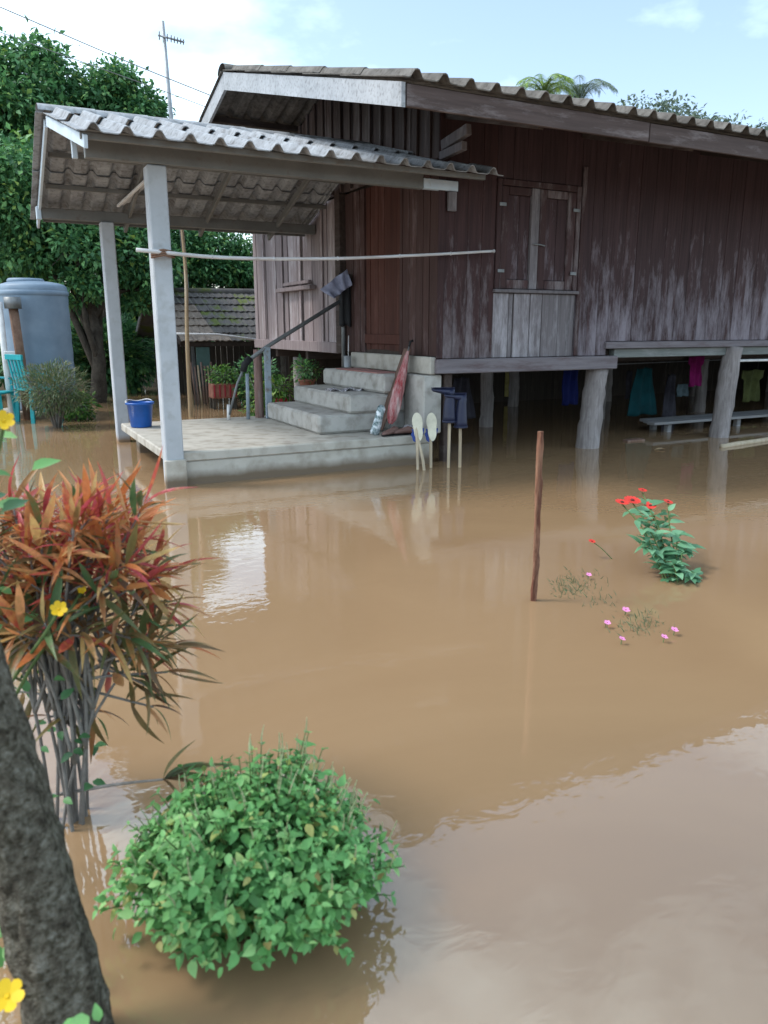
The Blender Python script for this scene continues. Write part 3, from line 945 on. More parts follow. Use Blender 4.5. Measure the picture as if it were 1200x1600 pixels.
stairs = thing('concrete_stairs', (3.28, 7.9, 0.33), 'grey concrete steps rising from the porch platform to the wooden door', 'stairs')
box('step', 3.27, 4.45, 7.94, 9.68, 0.331, 0.545, M['concrete_step'], stairs, 0.028, 0.008)
box('step', 3.64, 4.45, 7.92, 9.67, 0.546, 0.755, M['concrete_step'], stairs, 0.028, 0.008)
box('step', 4.06, 4.46, 7.90, 9.66, 0.756, 0.975, M['concrete_step'], stairs, 0.028, 0.008)
box('threshold', 4.40, 4.485, 7.42, 9.5, 0.99, 1.185, M['concrete'], stairs, 0.012, 0.003)
box('cheek_block', 4.34, 4.57, 7.44, 7.885, 0.331, 0.985, M['concrete_step'], stairs, 0.012, 0.004)

# ================================================================== PORCH CANOPY
canopy = thing('porch_canopy', (1.5, YS, 0), 'grey corrugated porch canopy on two pale concrete pillars beside the house', 'canopy')
CX0, CX1 = 0.80, 4.86
FY, FZ, RY, RZ, BY, BZ = 6.90, 2.985, 9.1, 3.60, 11.3, 2.83
FS, BS = (RZ - FZ) / (RY - FY), (RZ - BZ) / (BY - RY)


def can_z(y):
    return FZ + (y - FY) * FS if y <= RY else RZ - (y - RY) * BS


V, F = box_geo(1.472, 1.642, 7.37, 7.54, -0.5, 2.89, 0.010)
put('pillar', [(v.x, v.y, v.z) for v in V], F, M['pillar'], canopy)
box('pillar', 1.53, 1.695, 10.75, 10.915, -0.5, 2.80, M['pillar'], canopy, 0.012)
box('pillar_collar', 1.455, 1.66, 7.35, 7.405, -0.5, 0.27, M['concrete'], canopy, 0.01)
box('front_beam', 0.97, 4.26, 7.36, 7.44, 2.895, 3.055, M['steel'], canopy)
box('front_beam_end', 4.262, 4.68, 7.355, 7.43, 2.90, 3.00, M['steel_blue'], canopy)
box('beam_hanger', 4.56, 4.66, 7.345, 7.385, 2.70, 2.895, M['panel'], canopy)
box('back_beam', 0.86, 4.47, 10.80, 10.88, 2.802, 2.93, M['steel'], canopy)
box('beam_end_plate', 0.80, 0.858, 10.79, 10.89, 2.79, 2.94, M['steel_blue'], canopy)
box('ridge_beam', 0.88, 4.47, 9.07, 9.13, 3.44, 3.54, M['steel'], canopy)
for x in (1.9, 2.9, 3.9):
    beam('rafter', (x, 7.46, can_z(7.46) - 0.10), (x, 9.06, can_z(9.06) - 0.10), 0.04, 0.08, M['steel'], canopy)
    beam('rafter', (x, 9.14, can_z(9.14) - 0.10), (x, 11.2, can_z(11.2) - 0.10), 0.04, 0.08, M['steel'], canopy)
beam('verge_rafter', (0.93, 6.95, can_z(6.95) - 0.065), (0.86, 9.06, can_z(9.06) - 0.065), 0.03, 0.10, M['steel_blue'], canopy)
beam('verge_rafter', (0.85, 9.14, can_z(9.14) - 0.065), (0.84, 11.27, can_z(11.27) - 0.065), 0.03, 0.09, M['steel_blue'], canopy)
box('verge_hanger', 0.93, 0.98, 7.9, 7.94, 2.98, 3.17, M['steel_blue'], canopy)
for y, x1 in ((7.05, 4.80), (8.15, 4.46), (9.75, 4.46), (10.4, 4.46), (11.2, 4.46)):
    beam('purlin', (0.90, y, can_z(y) - 0.03), (x1, y, can_z(y) - 0.03), 0.045, 0.05, M['steel'], canopy)
ca, sa = math.cos(math.atan(FS)), math.sin(math.atan(FS))
cb, sb = math.cos(math.atan(BS)), math.sin(math.atan(BS))
W = 0.508
for i in range(8):
    x = CX0 + i * W
    if i < 7:
        sheet(M['tile'], canopy, x + 0.06, FY, FZ + 0.012 + random.uniform(-0.003, 0.004), FS - 0.012, w=W)
    else:
        sheet(M['tile'], canopy, x + 0.06, FY, FZ + 0.012, FS - 0.012, w=W, L=0.44)
    w2 = W if i < 7 else 0.12
    sheet(M['tile'], canopy, x + (0.03 if i < 7 else 0.0), FY + 1.08 * ca, FZ + 1.08 * sa + 0.02 + random.uniform(-0.003, 0.004), FS - 0.012, w=w2)
    for s0 in (0, 1.12):
        sheet(M['tile'], canopy, x - 0.04, BY - s0 * cb, BZ + s0 * sb + 0.012 + 0.01 * (s0 > 0), BS - 0.012, True, w=w2)
for i in range(7):
    V, F = [], []
    for j, x in enumerate((CX0 - 0.03 + i * 0.53, CX0 - 0.03 + i * 0.53 + 0.55)):
        for k in range(9):
            a = math.pi * (k / 8)
            V.append((min(x, 4.47), RY + 0.15 * math.cos(a), RZ + 0.0 + 0.085 * math.sin(a) + 0.006 * j))
    for k in range(8):
        F.append((k, k + 1, 10 + k, 9 + k))
    put('ridge_tile', V, F, M['tile'], canopy, True)
# odds and ends stowed on the far beam
for k in range(3):
    beam('stowed_batten', (1.75 + 0.05 * k, 10.70 - 0.06 * k, 2.99 + 0.02 * k), (1.95 + 0.07 * k, 9.7, 3.18 + 0.05 * k), 0.035, 0.03, M['pole' if k else 'white'], canopy)

# ================================================================== OBJECTS ON AND ROUND THE PORCH
# handrail
rail = thing('stair_handrail', (3.3, 9.75, 0.33), 'dark metal stair handrail on blue grey posts behind the concrete steps', 'handrail')
tube('rail', [(4.40, 9.76, 1.86), (3.31, 9.76, 1.25), (3.03, 9.76, 1.06)], 0.026, M['pipe'], rail)
tube('rail', [(3.05, 9.77, 1.07), (2.92, 9.79, 0.80), (2.80, 9.81, 0.40)], 0.016, M['pipe'], rail)
box('post', 3.285, 3.365, 9.735, 9.785, 0.331, 1.26, M['pipe_blue'], rail, 0.004)
tube('post', [(3.05, 9.80, 0.331), (3.06, 9.80, 0.92)], 0.024, M['pipe_blue'], rail)
tube('post', [(2.79, 9.82, 0.331), (2.80, 9.82, 0.53)], 0.022, M['white'], rail)
tube('post', [(4.42, 9.77, 0.976), (4.42, 9.77, 2.16)], 0.028, M['pipe'], rail)
tube('joint', [(3.10, 9.76, 1.12), (3.02, 9.765, 1.04), (3.0, 9.77, 0.95)], 0.045, M['black'], rail)
tag(put('timber_post', *tube_geo([(3.25, 9.92, -0.3), (3.245, 9.92, 0.6), (3.25, 9.92, 1.22)], [0.06, 0.058, 0.055], 10), M['redpost'], None, True),
    'reddish timber post standing behind the blue grey handrail post', 'post')


def cloth_geo(w, h, nx=10, nz=10, folds=3, amp=0.04, taper=0.0, th=0.006, shape=None):
    """A hanging piece of cloth with folds and thickness, top edge centred on the origin, facing -Y."""
    V = []
    for s in (0, th):
        for j in range(nz + 1):
            for i in range(nx + 1):
                u, v = i / nx * 2 - 1, j / nz
                ww = w / 2 * (shape(v) if shape else 1 + taper * v)
                V.append((u * ww, s + amp * (0.3 + v) * math.sin(u * folds * math.pi + v * 1.3) + 0.02 * math.sin(u * 7 + v * 5), -v * h + 0.02 * h * math.sin(u * 5 + 1)))
    n = (nx + 1) * (nz + 1)
    F = []
    for j in range(nz):
        for i in range(nx):
            a = j * (nx + 1) + i
            F += [(a, a + nx + 1, a + nx + 2, a + 1), (n + a, n + a + 1, n + a + nx + 2, n + a + nx + 1)]
    ring = [i for i in range(nx + 1)] + [j * (nx + 1) + nx for j in range(1, nz + 1)] + [nz * (nx + 1) + i for i in range(nx - 1, -1, -1)] + [j * (nx + 1) for j in range(nz - 1, 0, -1)]
    for a, b in zip(ring, ring[1:] + ring[:1]):
        F.append((a, b, b + n, a + n))
    return V, F


def place(geo, loc, rz=0.0, rx=0.0, ry=0.0, sc=1.0):
    Mx = Matrix.Translation(Vector(loc)) @ Euler((rx, ry, rz)).to_matrix().to_4x4() @ Matrix.Scale(sc, 4)
    return [Mx @ Vector(v) for v in geo[0]], geo[1]


# things slung over the handrail's top post
tag(put('hanging_bag', *place(cloth_geo(0.46, 0.20, 14, 8, 3, 0.035, -0.35), (4.24, 9.66, 2.12), R(-12), 0, R(-36)), M['cl_bag'], None, True),
    'pale blue and lilac cloth bag slung on the handrail top', 'bag')
tag(put('black_jacket', *place(cloth_geo(0.15, 0.68, 8, 12, 2, 0.03, 0.1), (4.42, 9.70, 2.20), R(-20)), M['black'], None, True),
    'black cloth hanging down the top post of the stair handrail', 'cloth')

# blue bucket
bk = at(221, 667, 2, 0.331)
bucket = thing('bucket', bk, 'blue plastic bucket on the porch platform beside the near pillar', 'bucket')
pr = [(0.0, 0.004), (0.118, 0.004), (0.122, 0.012), (0.150, 0.27), (0.168, 0.275), (0.168, 0.30), (0.158, 0.30), (0.146, 0.285), (0.116, 0.02), (0.0, 0.018)]
put('body', *lathe_geo(pr, 28, bk), M['bucket'], bucket, True)
hp = [Vector(bk) + Vector((0.163 * math.cos(a), 0.163 * math.sin(a) * 0.98, 0.302 + 0.02 * math.sin(a * 2) ** 2)) for a in np.linspace(0.3, math.pi + 0.3, 14)]
tube('handle', hp, 0.007, M['white'], bucket, 6)

# long pole lashed across the porch, upright bamboo behind
pole = thing('drying_pole', (1.35, 7.25, 2.15), 'long pale drying pole lashed level across the front of the porch', 'pole')
pp = smooth_curve([(1.32, 7.30, 2.165), (2.1, 7.30, 2.13), (3.1, 7.26, 2.155), (4.2, 7.28, 2.235), (5.12, 7.30, 2.315)], 8)
tube('bar', pp, [0.019 - 0.005 * i / 32 for i in range(33)], M['pole'], pole, 8)
for i in range(2, 33, 5):
    d = (pp[min(i + 1, 32)] - pp[i - 1]).normalized()
    tube('node', [pp[i] - d * 0.008, pp[i], pp[i] + d * 0.008], [0.017, 0.022, 0.017], M['pole'], pole, 8)
put('lashing', *join_geo(*[tube_geo([Vector((1.455, 7.35, 2.13 + dz)), Vector((1.55, 7.275, 2.15 + dz)), Vector((1.66, 7.35, 2.14 + dz))], 0.011, 6) for dz in (-0.02, 0.0, 0.022)]), M['rust'], pole, True)

tag(put('bamboo_upright', *tube_geo(smooth_curve([(3.14, 13.4, -0.4), (3.16, 13.42, 1.2), (3.21, 13.45, 2.4), (3.17, 13.46, 3.6)], 8), [0.04 - 0.016 * i / 24 for i in range(25)], 8), M['bamboo'], None, True),
    'tall thin upright bamboo standing behind the near porch pillar', 'bamboo')
tag(put('bamboo_rail', *tube_geo([(2.9, 14.3, 1.40), (3.9, 14.2, 1.38), (5.2, 14.05, 1.20)], 0.022, 8), M['pole'], None, True),
    'pale thin bamboo rail crossing in front of the shed roof', 'rail')

# leaning board, red umbrella, bottle bag, shoes
tag(put('leaning_board', *beam_geo((4.00, 7.86, 0.36), (4.345, 7.83, 1.265), 0.02, 0.15, 0.004, Vector((0, 1, 0))), M['board'], None),
    'brown wooden board leaning on the steps behind the red umbrella', 'board')
umb = thing('folded_umbrella', (4.00, 7.70, 0.335), 'folded red umbrella with white pattern leaning against the steps', 'umbrella')
ua, ub = Vector((4.03, 7.70, 0.345)), Vector((4.33, 7.78, 1.27))
ud = (ub - ua).normalized()
V, F = [], []
us = ud.cross(Vector((0, 1, 0))).normalized(); ut = us.cross(ud)
prof = [(0.10, 0.020), (0.16, 0.050), (0.30, 0.062), (0.50, 0.056), (0.70, 0.042), (0.88, 0.026), (0.97, 0.012)]
for t, r in prof:
    for k in range(24):
        a = 2 * math.pi * k / 24
        rr = r * (1 + 0.22 * math.cos(6 * a + t * 5))
        V.append(ua + (ub - ua) * t + (us * math.cos(a) + ut * math.sin(a)) * rr)
for i in range(len(prof) - 1):
    for k in range(24):
        F.append((i * 24 + k, i * 24 + (k + 1) % 24, (i + 1) * 24 + (k + 1) % 24, (i + 1) * 24 + k))
put('canopy_cloth', V, F, M['red_cloth'], umb, True)
tube('shaft', [ua, ub + ud * 0.04], 0.009, M['pipe'], umb, 8)
tube('handle', [ub + ud * 0.02, ub + ud * 0.08, ub + ud * 0.10 + us * -0.03], 0.014, M['black'], umb, 8)

V, F = lathe_geo([(0.0, 0.0), (0.055, 0.0), (0.062, 0.03), (0.055, 0.12), (0.050, 0.24), (0.056, 0.30), (0.030, 0.34), (0.0, 0.345)], 14)
V = [Vector((v.x * (1 + 0.25 * mnoise.noise(v * 14)), v.y * 0.6 * (1 + 0.25 * mnoise.noise(v * 11)), v.z)) for v in V]
tag(put('foil_bag', *place((V, F), (3.83, 7.66, 0.333), 0, 0, R(17)), M['silver'], None, True), 'crumpled silver and green foil bag propped at the foot of the leaning board', 'bag')


def shoe_geo(L=0.25, open_top=True):
    st = [(0.0, 0.030, 0.05), (0.08, 0.042, 0.075), (0.25, 0.044, 0.085), (0.45, 0.040, 0.07), (0.62, 0.046, 0.055), (0.80, 0.046, 0.045), (0.93, 0.034, 0.036), (1.0, 0.012, 0.022)]
    V, F = [], []
    for t, w, hh in st:
        for k in range(12):
            a = 2 * math.pi * k / 12
            V.append(((t - 0.5) * L, w * math.cos(a), max(0.0, hh * 0.5 + hh * 0.5 * math.sin(a) * (1 if math.sin(a) > 0 else 1))))
    for i in range(len(st) - 1):
        for k in range(12):
            F.append((i * 12 + k, i * 12 + (k + 1) % 12, (i + 1) * 12 + (k + 1) % 12, (i + 1) * 12 + k))
    F += [tuple(range(11, -1, -1)), tuple((len(st) - 1) * 12 + k for k in range(12))]
    return V, F


for (px, py, rz, lab) in ((612, 681, 200, 'brown leather shoe at the foot of the red umbrella, left of its pair'), (631, 680, 170, 'brown leather shoe at the platform edge, right of its pair')):
    p = at(px, py, 2, 0.332)
    s = thing('shoe', p, lab, 'shoe', 'shoes on the porch')
    put('upper', *place(shoe_geo(), (p.x, p.y + 0.03, 0.345), R(rz)), M['shoe'], s, True)
    V, F = shoe_geo(0.262)
    put('sole', *place(([Vector((v[0], v[1] * 1.06, min(v[2], 0.016))) for v in V], F), (p.x, p.y + 0.03, 0.332), R(rz)), M['black'], s)
p = at(629, 664, 2, 0.36)
tag(put('crumpled_cloth', *place(lathe_geo([(0.0, 0.0), (0.07, 0.0), (0.075, 0.03), (0.05, 0.075), (0.0, 0.085)], 12), (4.30, 7.72, 0.333)), M['paper'], None, True),
    'small crumpled grey cloth bundle behind the brown shoes', 'cloth')

# things lying on the steps
V, F = box_geo(-0.19, 0.19, -0.09, 0.09, 0, 0.025, 0.006)
tag(put('folded_rag', *place(cloth_geo(0.42, 0.24, 14, 8, 4, 0.02), (3.86, 8.45, 0.772), R(-8), R(84)), M['paper'], None, True), 'crumpled grey printed rag lying on the second step', 'rag')
tag(put('door_mat', *box_geo(4.09, 4.39, 8.1, 9.3, 0.977, 0.989, 0.004, 0.003), M['pink_rag'], None), 'faded red mat lying on the top step before the door', 'mat')
can = thing('tin_can', (4.30, 9.38, 0.977), 'small silvery can standing on the top step by the door post', 'can')
put('body', *lathe_geo([(0.0, 0.0), (0.05, 0.0), (0.052, 0.006), (0.05, 0.012), (0.05, 0.135), (0.053, 0.142), (0.05, 0.15), (0.046, 0.146), (0.0, 0.142)], 18, (4.30, 9.38, 0.991)), M['alu'], can, True)
tube('straw', [(4.31, 9.38, 1.05), (4.33, 9.40, 1.40)], 0.006, M['white'], can, 6)


# flip-flops drying upside down on sticks, and rubber boots on sticks
def sole_geo(L=0.31, th=0.022):
    out = []
    n = 28
    for k in range(n):
        a = 2 * math.pi * k / n
        t = math.cos(a)
        w = 0.060 + 0.009 * t - 0.012 * math.exp(-((t + 0.1) / 0.35) ** 2)
        out.append((w * math.sin(a) * (1.0 if abs(t) < 0.9 else 1.0), L / 2 * t))
    V = [(x, 0, z) for x, z in out] + [(x, th, z) for x, z in out]
    F = [tuple(range(n)), tuple(range(2 * n - 1, n - 1, -1))] + [(k, k + n, (k + 1) % n + n, (k + 1) % n) for k in range(n)]
    return V, F


for (px, y, dx, lab, ln) in ((653, 7.21, -0.06, 'cream flip-flop with blue strap on a stick, left of the pair', -6), (675, 7.21, -0.02, 'cream flip-flop with blue strap on a stick, right of the pair', -3)):
    c = at(px, 667, 1, y)
    f = thing('flip_flop', (c.x, c.y, c.z), lab, 'flip-flop', 'flip-flops drying on sticks')
    put('sole', *place(sole_geo(), c, R(-25), R(-12), R(ln)), M['sole'], f)
    Rm = Euler((R(-12), R(ln), R(-25))).to_matrix()
    tube('strap', [c + Rm @ Vector(q) for q in ((-0.058, 0.02, -0.02), (-0.045, 0.055, -0.07), (0.0, 0.06, -0.10), (0.0, 0.02, -0.12))], [0.012, 0.014, 0.012, 0.008], M['blue_strap'], f, 8)
    tube('strap', [c + Rm @ Vector(q) for q in ((0.058, 0.02, -0.02), (0.045, 0.055, -0.07), (0.0, 0.06, -0.10))], [0.012, 0.014, 0.012], M['blue_strap'], f, 8)
    put('toe_pad', *place(([(x * 1.05, yy * 0.6, z) for x, yy, z in sole_geo(0.13)[0]], sole_geo(0.13)[1]), c + Rm @ Vector((-0.022, 0.024, -0.10)), R(-25), R(-12), R(ln)), M['blue_strap'], f)
SG = 'sticks holding up the drying footwear'
for pts, lab in (([(4.10, 7.14, -0.4), (4.105, 7.16, 0.2), (4.13, 7.25, 0.50)], 'pale stick under the left flip-flop, upright one'),
                 ([(4.15, 7.04, -0.4), (4.14, 7.10, 0.1), (4.11, 7.25, 0.45)], 'pale stick crossing under the left flip-flop, slanting one'),
                 ([(4.29, 7.18, -0.4), (4.295, 7.20, 0.2), (4.31, 7.25, 0.50)], 'pale stick under the right flip-flop'),
                 ([(4.46, 7.10, -0.4), (4.465, 7.10, 0.3), (4.48, 7.12, 0.85)], 'pale stick under the left rubber boot'),
                 ([(4.58, 7.05, -0.4), (4.585, 7.06, 0.3), (4.585, 7.08, 0.80)], 'pale stick under the right rubber boot')):
    tag(put('wooden_stick', *tube_geo(smooth_curve(pts, 4), 0.017, 8, True, 0.15), M['stick'], None, True), lab, 'stick', SG)


def boot(loc, rz, lab):
    b = thing('rubber_boot', loc, lab, 'boot', 'rubber boots upturned on sticks')
    L = Vector(loc)
    Rz = Matrix.Rotation(rz, 3, 'Z')
    sh = [((0.0, 0, -0.36), 0.074), ((0.0, 0, -0.30), 0.070), ((0.0, 0, -0.18), 0.062), ((-0.005, 0, -0.10), 0.054), ((-0.01, 0, -0.05), 0.052), ((-0.015, 0, -0.012), 0.04)]
    put('shaft', *tube_geo([L + Rz @ Vector(p) for p, r in sh], [r for p, r in sh], 14), M['boot'], b, True)
    V, F = shoe_geo(0.25)
    put('foot', *place(([Vector((v[0] + 0.075, v[1] * 1.0, -v[2])) for v in V], [tuple(reversed(f)) for f in F]), L + Vector((0, 0, 0.005)), rz), M['boot'], b, True)
    put('sole', *place(([Vector(((v[0] + 0.075) * 1.02, v[1], 0.006 + max(-0.012, -v[2] * 0.2))) for v in V], [tuple(reversed(f)) for f in F]), L + Vector((0, 0, 0.008)), rz), M['boot'], b)
    put('cuff', *tube_geo([L + Vector((0, 0, -0.365)), L + Vector((0, 0, -0.345))], 0.079, 14), M['boot'], b, True)


boot((4.475, 7.12, 0.86), R(160), 'navy rubber boot upturned on a stick by the platform, left one')
boot((4.60, 7.08, 0.80), R(172), 'navy rubber boot upturned on a stick by the house corner, right one')

# rough wooden stake in the open water
sp = at(835, 938, 2, 0.0)
V, F = [], []
sides = 10
for i in range(61):
    t = i / 60
    z = -0.5 + 1.46 * t
    for k in range(sides):
        a = 2 * math.pi * k / sides
        r = 0.0195 + 0.0075 * mnoise.noise(Vector((math.cos(a) * 1.2, math.sin(a) * 1.2, z * 7))) + 0.0045 * mnoise.noise(Vector((math.cos(a) * 3, math.sin(a) * 3, z * 24)))
        V.append((sp.x + r * math.cos(a) + 0.004 * math.sin(z * 5) - 0.012 * t, sp.y + r * math.sin(a) * 0.8, z))
for i in range(60):
    for k in range(sides):
        F.append((i * sides + k, i * sides + (k + 1) % sides, (i + 1) * sides + (k + 1) % sides, (i + 1) * sides + k))
F.append(tuple(60 * sides + k for k in range(sides)))
tag(put('wooden_stake', V, F, M['stake'], None), 'rough reddish wooden stake standing alone in the muddy water', 'stake')

# ================================================================== UNDER THE HOUSE
CG = 'washing hung under the house'


def garment(name, c, w, h, mat, lab, shape=None, rz=0, folds=2.5, amp=0.03):
    g = tag(put(name, *place(cloth_geo(w, h, 12, 12, folds, amp, 0, 0.008, shape), c, rz), mat, None, True), lab, 'garment', CG)
    return g


shirt = lambda v: 1.0 if v < 0.30 else (0.66 + 0.10 * v)
skirt = lambda v: 0.55 + 0.5 * v
garment('towel', at(893, 577, 1, 8.6), 0.30, 0.50, M['cl_blue'], 'dark blue towel hung under the house left of the front log post')
garment('skirt', at(1008, 575, 1, 8.8), 0.62, 0.72, M['cl_teal'], 'teal cloth hung under the house between the two log posts', skirt)
garment('shirt', at(1090, 556, 1, 8.5), 0.38, 0.46, M['cl_pink'], 'bright pink shirt hung under the house near the second log post', shirt)
garment('shirt', at(1178, 578, 1, 9.2), 0.62, 0.55, M['cl_lime'], 'pale lime green shirt hung right of the second log post', shirt)
garment('cloth', at(1068, 600, 1, 9.0), 0.28, 0.20, M['cl_sky'], 'small pale blue cloth hung below the pink shirt')
garment('cloth', at(1050, 585, 1, 9.4), 0.34, 0.75, M['cl_grey'], 'dim grey lilac cloth hung left of the pink shirt', skirt)
garment('cloth', at(984, 580, 1, 9.0), 0.10, 0.42, M['cl_grey'], 'narrow grey cloth hung at the edge of the teal cloth')
garment('cloth', at(722, 590, 1, 9.6), 0.5, 0.6, M['cl_grey'], 'dim dark cloth hung under the house behind the rubber boots', skirt)
tag(put('washing_line', *tube_geo([(XC + 0.4, 8.75, 1.01), (8.0, 8.78, 0.965), (12.3, 8.75, 1.01)], 0.008, 6), M['cable'], None, True), 'thin dark washing line stretched under the house floor', 'line')
bench = thing('timber_bench', (10.4, 8.3, 0), 'low grey timber bench under the house behind the second log post', 'bench')
for k in range(3):
    plank(8.55 + 0.1 * k, 12.3, 8.05 + 0.17 * k, 8.05 + 0.17 * k + 0.15, 0.125, 0.165, M['bench'], bench)
for x in (8.9, 10.4, 11.9):
    box('leg', x, x + 0.08, 8.12, 8.2, -0.4, 0.122, M['bench'], bench)
    box('leg', x, x + 0.08, 8.4, 8.48, -0.4, 0.122, M['bench'], bench)
tag(put('curtain_pole', *tube_geo([(9.15, YS - 0.02, 1.055), (10.6, YS - 0.03, 1.05), (12.4, YS - 0.02, 1.06)], 0.018, 8), M['white'], None, True),
    'pale horizontal pole fixed to the second log post', 'pole')
tag(put('floating_pole', *tube_geo(smooth_curve([at(1128, 698, 2, 0.01), at(1165, 692, 2, 0.015), at(1260, 678, 2, 0.01)], 5), 0.035, 8, True, 0.2), M['stick'], None, True),
    'pale pole floating on the water beside the second log post', 'pole')
p = at(990, 689, 2, 0.0)
tag(put('floating_board', *box_geo(p.x - 0.16, p.x + 0.16, p.y - 0.05, p.y + 0.05, -0.01, 0.022, 0.004, 0.006), M['board'], None), 'small pale brown board floating right of the front log post', 'board')
p = at(1040, 703, 2, 0.0)
tag(put('floating_leaf', *place(leaf_blade(4, 0.5, 0.05, 0.2)[0:2], (p.x, p.y, 0.01), R(70), sc=0.16), M['bamboo'], None), 'dry pale leaf floating between the two log posts', 'leaf')

# ================================================================== BACK GARDEN
# shed with tiled roof
shed = thing('garden_shed', (4.6, 15.6, 0), 'low old shed with mossy dark tiled roof behind the porch', 'shed')
SX0, SX1, SYE, SZE, SYR, SZR = 3.55, 7.6, 15.55, 1.20, 17.3, 2.24
ss = (SZR - SZE) / (SYR - SYE)
rows = 7
sl = math.hypot(SYR - SYE, SZR - SZE) / rows
sa_ = math.atan(ss)
_tile = {}
for r in range(rows):
    for i in range(16):
        x0 = SX0 - 0.25 * (r / rows) + i * 0.255
        mt = 'tile_shed_brown' if (i + r * 0.25 < 3.2 and r < 5) else 'tile_shed'
        if mt not in _tile:
            V, F = [], []
            prof = [(0.0, 0.0), (0.05, 0.018), (0.10, 0.0), (0.15, 0.004), (0.20, 0.018), (0.252, 0.0)]
            for (yy, dz) in ((0, 0.0), (0, 0.018), (sl * 1.15, 0.018), (sl * 1.15, 0.0)):
                V += [(a, yy, b + dz) for a, b in prof]
            n = len(prof)
            for q in range(4):
                q2 = (q + 1) % 4
                for k in range(n - 1):
                    F.append((q * n + k, q * n + k + 1, q2 * n + k + 1, q2 * n + k))
            F += [(0, n, 2 * n, 3 * n), (n - 1, 4 * n - 1, 3 * n - 1, 2 * n - 1)]
            me = bpy.data.meshes.new('roof_tile'); me.from_pydata(V, [], F); me.materials.append(M[mt]); me.update()
            _tile[mt] = me
        o = bpy.data.objects.new('roof_tile', _tile[mt])
        COL.objects.link(o)
        o.parent = shed; o.matrix_parent_inverse = Matrix.Translation(-shed.location)
        o.location = (x0, SYE + r * sl * math.cos(sa_), SZE + r * sl * math.sin(sa_) + 0.03 + random.uniform(-.004, .006))
        o.rotation_euler = (sa_ - 0.10, random.uniform(-.012, .012), random.uniform(-.01, .01))
put('back_slope', [(SX0 - 0.25, SYR, SZR + 0.03), (SX1, SYR, SZR + 0.03), (SX1, SYR + 1.7, SZE + 0.1), (SX0 - 0.25, SYR + 1.7, SZE + 0.1),
                   (SX0 - 0.25, SYR, SZR), (SX1, SYR, SZR), (SX1, SYR + 1.7, SZE + 0.07), (SX0 - 0.25, SYR + 1.7, SZE + 0.07)],
    [(0, 1, 2, 3), (7, 6, 5, 4), (0, 4, 5, 1), (1, 5, 6, 2), (2, 6, 7, 3), (3, 7, 4, 0)], M['tile_shed'], shed)
tube('ridge_cap', [(SX0 - 0.28, SYR, SZR + 0.02), (5.5, SYR, SZR + 0.035), (SX1, SYR, SZR + 0.02)], 0.075, M['tile_shed'], shed, 8, 0.2)
beam('barge_board', (SX0 - 0.02, SYE, SZE), (SX0 - 0.28, SYR, SZR), 0.03, 0.09, M['rafter'], shed)
beam('barge_board', (SX0 - 0.28, SYR, SZR), (SX0 - 0.28, SYR + 1.7, SZE + 0.06), 0.03, 0.12, M['bench'], shed)
beam('eave_beam', (SX0, SYE + 0.12, SZE - 0.02), (SX1, SYE + 0.12, SZE - 0.02), 0.06, 0.09, M['rafter'], shed)
for x in (3.7, 5.7, 7.5):
    tube('post', [(x, 15.75, -0.4), (x + 0.02, 15.75, SZE - 0.04)], 0.06, M['bark'], shed, 8, 0.2)
    tube('post', [(x, 18.6, -0.4), (x, 18.6, SZE + 0.05)], 0.06, M['bark'], shed, 8, 0.2)
x = 3.6
while x < 7.5:
    w = random.uniform(0.12, 0.2)
    box('wall_board', x, x + w - 0.01, 18.5, 18.53, -0.3, SZE + random.uniform(-0.05, 0.05), M['back'], shed, 0.003)
    x += w
for k in range(9):
    x = 3.72 + 0.055 * k
    tube('leaning_slat', [(x, 15.5, -0.2), (x - 0.06 + 0.012 * k, 15.62, 0.78 + 0.05 * math.sin(k * 2))], 0.02, M['bamboo' if k % 3 == 0 else 'board'], shed, 6)
box('hanging_sheet', 3.85, 4.12, 15.63, 15.65, 0.35, 1.12, M['green_sheet'], shed)


def small_plant(name, base, r, h, n, size, mat, label, cat='plant', group=None, stems=6, blade=BL_TREE, low=0.0):
    t = thing(name, base, label, cat, group)
    b = Vector(base)
    sg = []
    for k in range(stems):
        a = 2 * math.pi * k / stems + random.uniform(-.4, .4)
        e = b + Vector((math.cos(a) * r * 0.7, math.sin(a) * r * 0.7, h * random.uniform(0.6, 0.95)))
        sg.append(tube_geo([b + Vector((math.cos(a) * 0.02, math.sin(a) * 0.02, -0.05)), (b + e) / 2 + Vector((0, 0, h * 0.12)), e], [0.02 * h, 0.014 * h, 0.006 * h], 5))
    put('stem', *join_geo(*sg), M['stem'], t, True)
    d = rand_dirs(n)
    rad = rng.random(n) ** 0.45
    nz = 1 + 0.25 * np.array([mnoise.noise(Vector(v) * 2.2 + b) for v in d.tolist()])
    pos = d * (rad * nz)[:, None] * np.array([r, r, h * (1 - low) / 2]) + np.array([b.x, b.y, b.z + h * (low + (1 - low) / 2)])
    dr = d + rand_dirs(n) * 0.6
    foliage('foliage', blade, pos, dr, np.array([0, 0, 1.0]) + rand_dirs(n) * 0.5, size * (0.6 + 0.8 * rng.random(n)), mat, t)
    return t


def pot_geo(r, h, c, rim=0.02):
    return lathe_geo([(0.0, 0.01), (r * 0.68, 0.0), (r * 0.72, 0.01), (r * 0.95, h * 0.82), (r * 1.05, h * 0.84), (r * 1.08, h), (r * 0.95, h), (r * 0.85, h * 0.86), (0.0, h * 0.85)], 20, c)


